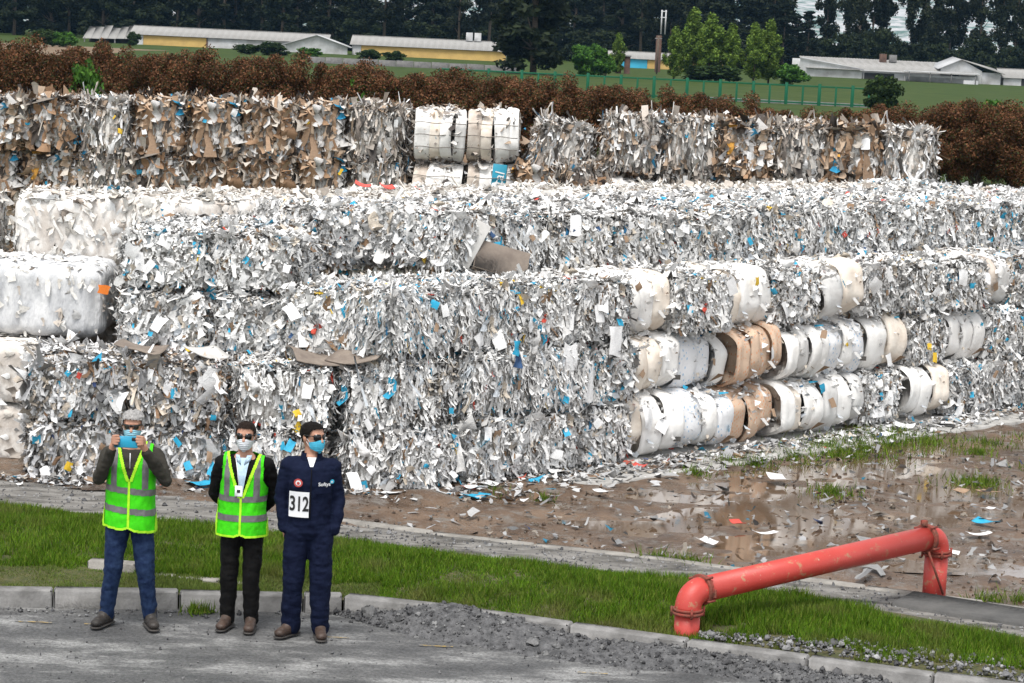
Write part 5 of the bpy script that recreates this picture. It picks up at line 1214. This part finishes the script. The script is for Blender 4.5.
# ------------------------------------------------------------------ trees
def tube_tree(rng, h, r0, C, lean=.3):
    parts = [tube([(0, 0, -.2), (rng.normal(0, .1), rng.normal(0, .1), h * .35), (rng.normal(0, lean), rng.normal(0, lean), h * .7), (rng.normal(0, lean), rng.normal(0, lean), h * .93)], [r0, r0 * .75, r0 * .45, r0 * .12], 7)]
    for j in range(min(len(C), 14)):
        c = C[j]; zb = max(h * .15, c[2] - abs(c[0]) * .8 - h * .06); parts.append(tube([(0, 0, zb), (c[0] * .5, c[1] * .5, (zb + c[2]) / 2), tuple(c)], [r0 * .35, r0 * .22, r0 * .06], 5))
    return join(parts)
def tree_protos(num, kind, seed):
    out = []
    for q in range(num):
        rng = np.random.default_rng(seed + q)
        if kind == 'euc':      # tall open eucalyptus
            h = 24; k = 34; z = rng.uniform(.28, 1, k) * h; w = np.interp(z / h, [.28, .5, .8, 1], [2.4, 3.6, 2.8, .8]); a = rng.uniform(0, 6.28, k); rr = rng.uniform(.2, 1, k)
            C = np.stack([np.cos(a) * w * rr, np.sin(a) * w * rr, z], 1); R = np.stack([rng.uniform(.9, 1.6, k)] * 2 + [rng.uniform(1.0, 2.0, k)], 1)
            n, size, cols, r0 = 6500, .5, [(.020, .028, .014), (.028, .036, .018), (.014, .020, .011), (.035, .042, .02)], .32
        elif kind == 'dark':   # dense dark conifer / cypress
            h = 20; k = 60; z = rng.uniform(.04, 1, k) * h; w = np.interp(z / h, [0, .25, .6, 1], [3.8, 4.2, 2.9, .3]); a = rng.uniform(0, 6.28, k); rr = rng.uniform(.3, 1, k)
            C = np.stack([np.cos(a) * w * rr, np.sin(a) * w * rr, z], 1); R = np.stack([rng.uniform(1.0, 1.8, k)] * 2 + [rng.uniform(.7, 1.3, k)], 1)
            n, size, cols, r0 = 8500, .52, [(.012, .018, .009), (.018, .026, .012), (.024, .034, .014)], .4
        elif kind == 'pine':
            h = 16; k = 60; z = rng.uniform(.05, 1, k) * h; w = np.interp(z / h, [0, .15, 1], [2.2, 2.6, .15]); a = rng.uniform(0, 6.28, k); rr = rng.uniform(.4, 1, k)
            C = np.stack([np.cos(a) * w * rr, np.sin(a) * w * rr, z], 1); R = np.stack([rng.uniform(.6, 1.0, k)] * 2 + [rng.uniform(.3, .6, k)], 1)
            n, size, cols, r0 = 6500, .32, [(.010, .016, .009), (.015, .022, .012)], .25
        elif kind == 'willow':  # light green columnar
            h = 7.0; k = 60; z = rng.uniform(.14, 1, k) * h; w = np.interp(z / h, [.1, .35, .7, 1], [1.0, 1.9, 1.4, .15]); a = rng.uniform(0, 6.28, k); rr = rng.uniform(.2, 1, k)
            C = np.stack([np.cos(a) * w * rr, np.sin(a) * w * rr, z], 1); R = np.stack([rng.uniform(.35, .65, k)] * 2 + [rng.uniform(.5, .95, k)], 1)
            n, size, cols, r0 = 12000, .2, [(.10, .17, .025), (.14, .22, .035), (.18, .26, .045), (.05, .09, .015)], .14
        elif kind == 'brush':   # low dark understory
            h = 7; k = 50; C = np.stack([rng.normal(0, 2.6, k), rng.normal(0, 1.5, k), rng.uniform(.3, 6.5, k)], 1); R = np.tile((1.3, 1.2, .9), (k, 1))
            n, size, cols, r0 = 5500, .5, [(.012, .019, .009), (.02, .03, .012), (.03, .042, .016)], .2
        V, F, c = leaf_cloud(C, R, n, size, rng, np.array(cols)); V[:, 2] = np.maximum(V[:, 2], .05)
        tv, tf = tube_tree(rng, h, r0, C); out.append((mk('crown', V, F, M['leaf'], c), mk('trunk', tv, tf, M['bark'], smooth=True)))
    return out
TP = {k: tree_protos(n_, k, s_) for k, n_, s_ in (('euc', 4, 700), ('dark', 4, 720), ('pine', 2, 740), ('willow', 3, 760), ('brush', 3, 780))}
def tree(kind, x, y, scale, label, group, name='tree'):
    z = float(far_z(np.array([y]))[0]) - .05
    p = TP[kind][vr.integers(0, len(TP[kind]))]
    return plant(name, p, (x, y, z), scale, vr.uniform(0, 6.28), label, 'tree', group, ('crown', 'trunk'))
def xt(px, Y): return (px - 525) / 2400.0 * Y - .0 
# dark wood behind the sheds: close rows on the left and middle, open eucalyptus on the right
for row, Y in enumerate((455, 478, 500, 522)):
    for k in range(34):
        px = -60 + k * 26 + vr.normal(0, 7) + row * 12
        if px > (792 if row < 2 else 775): continue
        kind = ('dark', 'euc', 'dark', 'brush', 'dark')[vr.integers(0, 5)] if row else ('dark', 'brush', 'euc')[vr.integers(0, 3)]
        lab = {'dark': 'dense dark conifer in the wood behind the sheds', 'euc': 'tall dark eucalyptus in the wood behind the sheds', 'brush': 'low dark spreading tree at the edge of the wood behind the sheds'}[kind]
        tree(kind, xt(px, Y), Y + vr.normal(0, 4), (1 + vr.normal(0, .1), 1, .85 + vr.normal(0, .08)), lab, {'dark': 'dark conifers of the wood', 'euc': 'eucalyptus of the wood', 'brush': 'low trees of the wood'}[kind], {'dark': 'conifer_tree', 'euc': 'eucalyptus_tree', 'brush': 'low_tree'}[kind])
for k, px in enumerate((768, 780, 792, 804)):
    tree('pine', xt(px, 440), 440, (1.1, 1.1, (.98, .8, .66, .72)[k]), 'pointed dark pine at the end of the wood by the white warehouse', 'pines by the warehouse', 'pine_tree')
for k, px in enumerate((826, 838, 856, 872, 884, 900, 912, 926, 944, 958, 972, 992, 1004, 1018, 1040, 1058)):
    tree('euc', xt(px, 470), 470 + vr.normal(0, 8), (.72 + vr.normal(0, .06), .75, .95 + vr.normal(0, .1)), 'slender tall eucalyptus with open crown behind the white warehouse', 'eucalyptus row behind the warehouse', 'eucalyptus_tree')
for k in range(20):
    px = 806 + k * 13; tree('brush', xt(px, 455), 455 + vr.normal(0, 3), (.8, .8, .85 + vr.normal(0, .12)), 'low dark tree under the eucalyptus row behind the warehouse', 'low trees behind the warehouse', 'low_tree')
# single trees
t_ = plant('dark_tree', TP['dark'][1], (1.0, 292, 1.36), (1.15, 1.1, .95), 1.0, 'broad very dark conifer standing between the two sheds', 'tree', None, ('crown', 'trunk'))
for k, (px, Y, s_, lab) in enumerate(((673, 300, .86, 'light green feathery tree at the near side of the group'), (690, 305, 1.18, 'tallest light green feathery tree in the group'), (708, 300, 1.10, 'full light green feathery tree beside the tallest one'), (729, 300, .95, 'narrow light green tree standing a little apart from the group'), (752, 300, .98, 'slim light green tree left of its leaning twin'), (767, 302, 1.05, 'taller slim light green tree above the round bush'), (617, 330, .72, 'small pale green tree behind the brick hut'))):
    z = float(far_z(np.array([Y]))[0])
    plant('feathery_tree', TP['willow'][k % 3], (xt(px, Y), Y, z), (s_ * (1.2 if k in (1, 2) else 1.0), s_, s_), k * 1.1, lab, 'tree', 'light green feathery trees', ('crown', 'trunk'))
for k, (px, Y, sx, sz, pr_, lab) in enumerate(((588, 300, 1.1, 1.25, bush_p[0], 'bright green spreading bush beside the dark conifer'), (605, 302, .7, .9, bush_p[1], 'smaller bright green bush by the brick hut'), (790, 300, 1.2, .85, bush_p[1], 'round green bush under the slim trees by the warehouse'), (715, 298, 1.9, .7, dbush_p[0], 'dark low bush at the foot of the feathery trees'),
        (883, 190, .78, .95, dbush_p[1], 'dark rounded shrub standing by the green fence'), (962, 170, .45, .48, bush_p[0], 'small green bush above the hedge'), (990, 168, .75, .62, bush_p[1], 'green bush above the hedge beside a smaller one'), (1012, 172, .5, .5, bush_p[0], 'leafy green bush at the far end of the hedge'),
        (47, 330, 1.0, .8, dbush_p[0], 'dark green bush left of the broken shed roof'), (68, 330, .8, .7, bush_p[1], 'mid green bush below the broken shed roof'), (135, 380, .6, .7, dbush_p[1], 'small dark bush against the white shed corner'),
        (250, 345, 1.1, .5, dbush_p[0], 'low dark bush before the gable shed'), (275, 345, 1.3, .62, dbush_p[1], 'wide dark bush before the white gable'), (310, 330, .9, .5, bush_p[0], 'low mid green bush before the white gable'), (370, 340, 1.0, .55, dbush_p[0], 'low dark bush before the yellow wall'), (395, 340, .9, .5, dbush_p[1], 'second low dark bush before the yellow wall'))):
    z = float(far_z(np.array([Y]))[0]); plant('bush', pr_, (xt(px, Y), Y, z - .05), (sx, sx, sz), k * .7, lab, 'bush')
# ------------------------------------------------------------------ sheds
M['roof'] = mat('fibre_cement_roof', (.27, .265, .255), (.19, .185, .175), .5, .9, .2, 4, stretch=(1, .3, 1))
M['roof_pale'] = mat('pale_sheet_roof', (.42, .43, .44), (.33, .33, .33), .5, .8)
M['wall_white'] = mat('weathered_white_wall', (.48, .49, .50), (.30, .30, .29), .5, .9)
M['wall_yellow'] = mat('yellow_wall', (.50, .34, .11), (.40, .27, .09), .6, .9)
M['wall_blue'] = mat('blue_sheet', (.04, .34, .50), (.03, .28, .42), .6, .7)
M['brick'] = mat('brick_hut', (.06, .032, .024), (.10, .055, .038), 2, .9)
M['dark_open'] = mat('dark_interior', (.02, .02, .02), (.03, .03, .03), 2, .9)
M['fence_green'] = mat('fence_green', (.005, .085, .04), (.004, .07, .033), 6, .6, spec=.2)
M['fence_grey'] = mat('fence_grey', (.10, .10, .10), (.16, .155, .15), 3, .8)
def part_box(name, a, mt, parent):
    V, F = bevel_box(*a, .02); return obj(name, mk(name, V, F, M[mt]), parent)
def corrugated(name, x0, x1, y0, z0, y1, z1, mt, parent, step=1.1):
    """roof pitch built of overlapping sheets, each an own part"""
    n = max(1, int(round((x1 - x0) / step))); w = (x1 - x0) / n; k = 7
    V = []
    for i in range(k):
        u = (i / (k - 1)) * (w + .06); dz = .05 * math.sin(i * math.pi)+ (.05 if i % 2 else 0)
        V += [(u, y0, z0 + dz), (u, y1, z1 + dz)]
    Vt = np.array(V); Vb = Vt.copy(); Vb[:, 2] -= .04; m = len(Vt)
    F = [(2 * i, 2 * i + 2, 2 * i + 3, 2 * i + 1) for i in range(k - 1)]; F += [tuple(v + m for v in f[::-1]) for f in F]
    F += [(2 * i, 2 * i + m, 2 * i + 2 + m, 2 * i + 2) for i in range(k - 1)]
    me = mk(name, np.concatenate([Vt, Vb]), np.array(F), M[mt])
    for j in range(n):
        obj(name, me, parent, (x0 + j * w, 0, .012 * (j % 2) + vr.normal(0, .006)))
def wall_poly(name, pts, th, mt, parent):
    """vertical wall from (x,z) outline at y=0, thickness th in +y"""
    n = len(pts); V = [(x, 0, z) for x, z in pts] + [(x, th, z) for x, z in pts]
    me = bpy.data.meshes.new(name); me.from_pydata(V, [], [tuple(range(n)), tuple(range(2 * n - 1, n - 1, -1))] + [(i, i + n, (i + 1) % n + n, (i + 1) % n) for i in range(n)]); me.materials.append(M[mt])
    return obj(name, me, parent)
def shed(name, label, x0, x1, Y, depth, eave, ridge, segs, roofm='roof', base=1.68):
    z = base
    r = thing(name, label, 'building', (0, Y, z))
    for (a, b_, mt) in segs: part_box('wall', (a, b_ - .02, 0, .25, -.3, eave), mt, r)
    part_box('rear_wall', (x0, x1, depth - .25, depth, -.3, eave), 'wall_white', r)
    for x in (x0, x1 - .25):
        g = wall_poly('gable_wall', [(0.25, -.3), (depth - .25, -.3), (depth - .25, eave), (depth / 2, ridge - .1), (.25, eave)], .25, 'wall_white', r); g.location = (x + .25, 0, 0); g.rotation_euler = (0, 0, rad(90))
    corrugated('roof_sheet', x0 - .4, x1 + .4, -.35, eave + .02, depth / 2, ridge, roofm, r)
    corrugated('roof_sheet', x0 - .4, x1 + .4, depth + .5, eave - .12, depth / 2 + .02, ridge, roofm, r)
    part_box('ridge_cap', (x0 - .4, x1 + .4, depth / 2 - .2, depth / 2 + .2, ridge + .02, ridge + .1), roofm, r)
    return r
s1 = shed('long_shed', 'long grey roofed shed with a yellow and a white wall section', -65, -33, 398, 10, 1.9, 3.35, [(-65, -63, 'wall_white'), (-63, -52.6, 'wall_yellow'), (-52.4, -33, 'wall_white')])
for k in range(4): part_box('pillar', (-52.6 + k * 5, -52.35 + k * 5, -.12, -.004, -.3, 1.4), 'brick' if k == 0 else 'wall_white', s1)
# broken lean-to at the left of it
lt = thing('lean_to', 'broken lean-to with dark gaping roof sheets beside the long shed', 'building', (-73, 398, 1.55))
for k in range(6):
    V, F = bevel_box(0, 1.35, 0, 6, 0, .06, .01); o = obj('roof_sheet', mk('roof_sheet', V, F, M['roof']), lt, (k * 1.38, 0, 1.0 + .05 * k)); o.rotation_euler = (rad(17 + 2 * (k % 3)), rad(-1 + 2 * (k % 2)), rad(2 * (k % 2)))
for k in range(4): part_box('post', (.2 + k * 2.5, .4 + k * 2.5, .1, .3, -.2, 1.2), 'fence_grey', lt)
part_box('rear_wall', (0, 8, 6, 6.2, -.2, 3), 'dark_open', lt)
s2 = shed('gable_shed', 'long grey roofed shed with yellow wall and two tanks on its ridge', -28.5, -3.2, 397, 10, 1.9, 3.45, [(-28.5, -27, 'wall_white'), (-27, -3.2, 'wall_yellow')])
for k, x in enumerate((-10.0, -8.6)):
    tb = part_box('ridge_tank', (x, x + 1.1, 4.2, 5.4, 3.4, 4.8), 'roof_pale' if k == 0 else 'wall_white', s2)
gb = thing('gable_annex', 'white gabled shed end facing the field between two long roofs', 'building', (-33.9, 392, 1.95))
wall_poly('gable_wall', [(-5, -.3), (5, -.3), (5, 1.3), (0, 2.9), (-5, 1.3)], .25, 'wall_white', gb)
for s_ in (-1, 1):
    V = np.array([(0, -.5, 3.0), (s_ * 5.5, -.5, 1.2), (s_ * 5.5, 7, 1.2), (0, 7, 3.0)]); V = np.concatenate([V, V - np.array([0, 0, .1])])
    obj('roof_pitch', mk('roof_pitch', V, np.array([(0, 1, 2, 3), (7, 6, 5, 4), (0, 4, 5, 1), (1, 5, 6, 2), (2, 6, 7, 3), (3, 7, 4, 0)]), M['roof_pale']), gb)
s3 = shed('small_shed', 'shed with yellow wall and a bright blue sheet behind the feathery trees', 14, 33, 396, 9, 1.75, 2.9, [(14, 20, 'wall_blue'), (20, 33, 'wall_yellow')])
hut = thing('brick_hut', 'small brick hut with flat roof beside the blue sheet', 'building', (xt(622, 330), 330, 1.6))
for a in ((-.9, -.2, 0, .3), (.2, 1.0, 0, .3), (-.9, -.6, .3, 2), (.7, 1.0, .3, 2)): part_box('wall', (*a, -.2, 2.3), 'brick', hut)
part_box('roof_slab', (-1.0, 1.1, -.2, 2.1, 2.3, 2.5), 'fence_grey', hut); part_box('lintel', (-.2, .2, .02, .28, 1.7, 2.3), 'brick', hut)
tw = thing('brick_chimney', 'tall brown brick chimney stack with a metal flue behind the trees', 'chimney', (xt(660, 360), 360, 1.8))
part_box('stack', (-.9, -.1, 0, 1.0, -.2, 5.4), 'brick', tw)
for x in (-.05, .55): V, F = tube([(x - .2, .7, 5.6), (x - .2, .7, 9.2)], .11, 8); obj('flue', mk('flue', V, F, M['roof_pale']), tw)
part_box('crossbar', (-.4, .5, .62, .78, 8.9, 9.05), 'roof_pale', tw); part_box('crossbar', (-.4, .5, .62, .78, 8.0, 8.15), 'roof_pale', tw)
V, F = tube([(0, 0, -.2), (0, 0, 5.4)], .13, 8); pole = thing('utility_pole', 'thin dark wooden pole before the brick chimney', 'pole', (xt(656, 340), 340, 1.65)); obj('shaft', mk('shaft', V, F, M['bark']), pole); part_box('crossarm', (-.5, .5, -.06, .06, 4.9, 5.05), 'fence_grey', pole)
# white warehouse: gable end turned to the field, long roof, lean-to canopy
w1 = thing('warehouse', 'white warehouse with long grey roof and gabled end', 'building', (46, 396, 1.6))
wall_poly('gable_wall', [(-1, -.3), (9.2, -.3), (9.2, 1.9), (-.5, 3.45), (-1, 3.3)], .25, 'wall_white', w1)
part_box('wall', (9.4, 27.8, .0, .25, -.3, 1.5), 'wall_white', w1); part_box('door_opening', (9.6, 14.5, -.06, -.01, -.2, 1.4), 'dark_open', w1)
part_box('rear_wall', (-1, 27.8, 11.7, 12, -.3, 3.2), 'wall_white', w1)
corrugated('roof_sheet', 0.0, 28.5, -.6, 1.75, 11, 3.6, 'roof', w1, 1.4)
V = np.array([(-1.1, -.3, 3.42), (9.5, -.3, 1.95), (9.5, -.3, 1.80), (-1.1, -.3, 3.27), (-1.1, -.1, 3.42), (9.5, -.1, 1.95), (9.5, -.1, 1.80), (-1.1, -.1, 3.27)])
obj('barge_board', mk('barge_board', V, np.array([(0, 1, 2, 3), (4, 7, 6, 5), (0, 4, 5, 1), (3, 2, 6, 7), (0, 3, 7, 4), (1, 5, 6, 2)]), M['roof_pale']), w1)
part_box('roof_tank', (13.2, 14.3, 8, 9, 3.2, 4.6), 'brick', w1); part_box('roof_frame', (14.8, 16.0, 8, 9, 3.3, 4.5), 'fence_grey', w1)
cn = thing('canopy', 'flat white canopy on thin posts before the warehouse', 'canopy', (61.5, 388, 1.55))
part_box('canopy_roof', (0, 11.5, 0, 5, 1.95, 2.15), 'roof_pale', cn)
for x in (.2, 3.6, 7, 10.9): V, F = tube([(x, .2, -.2), (x, .2, 1.95)], .08, 6); obj('post', mk('post', V, F, M['fence_grey']), cn)
part_box('back_board', (.1, 11.2, 4.4, 4.5, -.1, 1.2), 'wall_white', cn); part_box('side_panel', (9.0, 11.4, .3, .5, -.1, 1.0), 'roof_pale', cn)
part_box('side_canopy', (-7.2, -.6, 0.2, 4, 1.75, 1.9), 'roof_pale', cn)
w2 = thing('gabled_barn', 'second white barn with pitched roof at the end of the warehouse', 'building', (73, 398, 1.7))
wall_poly('gable_wall', [(-4.6, -.3), (2.2, -.3), (2.2, 2.4), (-1.2, 4.1), (-4.6, 2.6)], .25, 'wall_white', w2)
part_box('side_wall', (2.2, 5.4, .3, .5, -.3, 2.2), 'wall_white', w2)
V = np.array([(-1.4, -.4, 4.2), (5.9, -.4, 2.1), (5.9, 8, 2.9), (-1.4, 8, 4.6)]); V = np.concatenate([V, V - np.array([0, 0, .12])])
BF = np.array([(0, 1, 2, 3), (7, 6, 5, 4), (0, 4, 5, 1), (1, 5, 6, 2), (2, 6, 7, 3), (3, 7, 4, 0)])
obj('roof_pitch', mk('roof_pitch', V, BF, M['roof']), w2)
V = np.array([(-5.1, -.4, 2.5), (-1.4, -.4, 4.2), (-1.4, 8, 4.6), (-5.1, 8, 3.0)]); V = np.concatenate([V, V - np.array([0, 0, .12])]); obj('roof_pitch', mk('roof_pitch', V, BF, M['roof_pale']), w2)
part_box('door', (-3.0, -1.6, -.05, -.005, -.2, 1.7), 'dark_open', w2)
s4 = shed('end_barn', 'low white barn with grey roof beside the gabled barn', 79, 100, 399, 9, 1.5, 3.0, [(79, 82, 'wall_white'), (82, 84.5, 'dark_open'), (84.5, 100, 'wall_white')])
# ------------------------------------------------------------------ fences
fn = thing('green_fence', 'green metal post and rail fence across the field beyond the hedge', 'fence', (0, 205, .85))
px0, px1 = 440, 868; nP = 27
V, F = bevel_box(-.13, .13, -.1, .1, -.2, 1.85, .01); pm = mk('post', V, F, M['fence_green'])
V, F = bevel_box(-.08, .08, -.06, .06, -.2, 1.65, .01); pm2 = mk('post', V, F, M['fence_green'])
xs_ = [xt(px0 + (px1 - px0) * k / (nP - 1), 205) for k in range(nP)]
for k, x in enumerate(xs_): obj('post', pm if k % 2 else pm2, fn, (x, 0, 0))
for z in (1.55, .12):
    V, F = bevel_box(xs_[0], xs_[-1], -.03, .03, z, z + .13, .01); obj('rail', mk('rail', V, F, M['fence_green']), fn)
# low grey wall strip behind it
gw = thing('field_wall', 'low dark grey concrete panel wall along the field on the left', 'wall', (0, 300, 1.41))
for k in range(12): part_box('panel', (-27 + k * 2.2, -24.85 + k * 2.2, 0, .12, -.2, .75 + .03 * (k % 2)), 'fence_grey', gw)
gw2 = thing('low_wall', 'low grey concrete wall at the foot of the green fence', 'wall', (0, 206.5, .86))
for k in range(9): part_box('panel', (15.2 + k * 1.7, 16.86 + k * 1.7, 0, .12, -.2, .28), 'fence_grey', gw2)
# dry patch of field at the left
V, F = grid(np.linspace(-110, -52, 30), np.linspace(250, 345, 30), lambda V: far_z(V[:, 1]) + .012)
edge_n = vnoise(V, .03, 4); V[:, 0] += 6 * edge_n
M['dry'] = mat('dry_grass', (.12, .075, .04), (.16, .11, .06), .4, .95, .3, 3)
obj('dry_field', mk('dry_field', V, F, M['dry'], smooth=True), kind='structure')
# ------------------------------------------------------------------ far mountain
def mt_z(V): 
    r = np.clip(1 - np.abs((V[:, 1] - 7600) / 2400), 0, 1); return r ** .8 * (330 + 120 * vnoise(V, .0007, 5, 4)) + 25 * vnoise(V, .004, 6, 3) * r + 3
V, F = grid(np.linspace(-5000, 7000, 150), np.linspace(5200, 10000, 60), mt_z)
M['mountain'] = mat('mountain_cover', (.05, .09, .04), (.42, .40, .38), .02, .95, 0, None, detail=12, lo=.42, hi=.56)
obj('mountain', mk('mountain', V, F, M['mountain'], smooth=True), kind='structure')
# ------------------------------------------------------------------ haze
V, F = box(-7500, 9500, -250, 10400, -1.3, 520)
m = bpy.data.materials.new('haze_air'); m.use_nodes = True; t = m.node_tree; t.nodes.remove(t.nodes['Principled BSDF'])
pv = t.nodes.new('ShaderNodeVolumePrincipled'); pv.inputs['Color'].default_value = (.32, .62, 1, 1); pv.inputs['Density'].default_value = .000045; pv.inputs['Anisotropy'].default_value = .0
t.links.new(pv.outputs[0], t.nodes['Material Output'].inputs['Volume'])
hz_ = obj('haze', mk('haze', V, F, m), kind='stuff'); hz_['label'] = 'pale blue haze in the distant air'
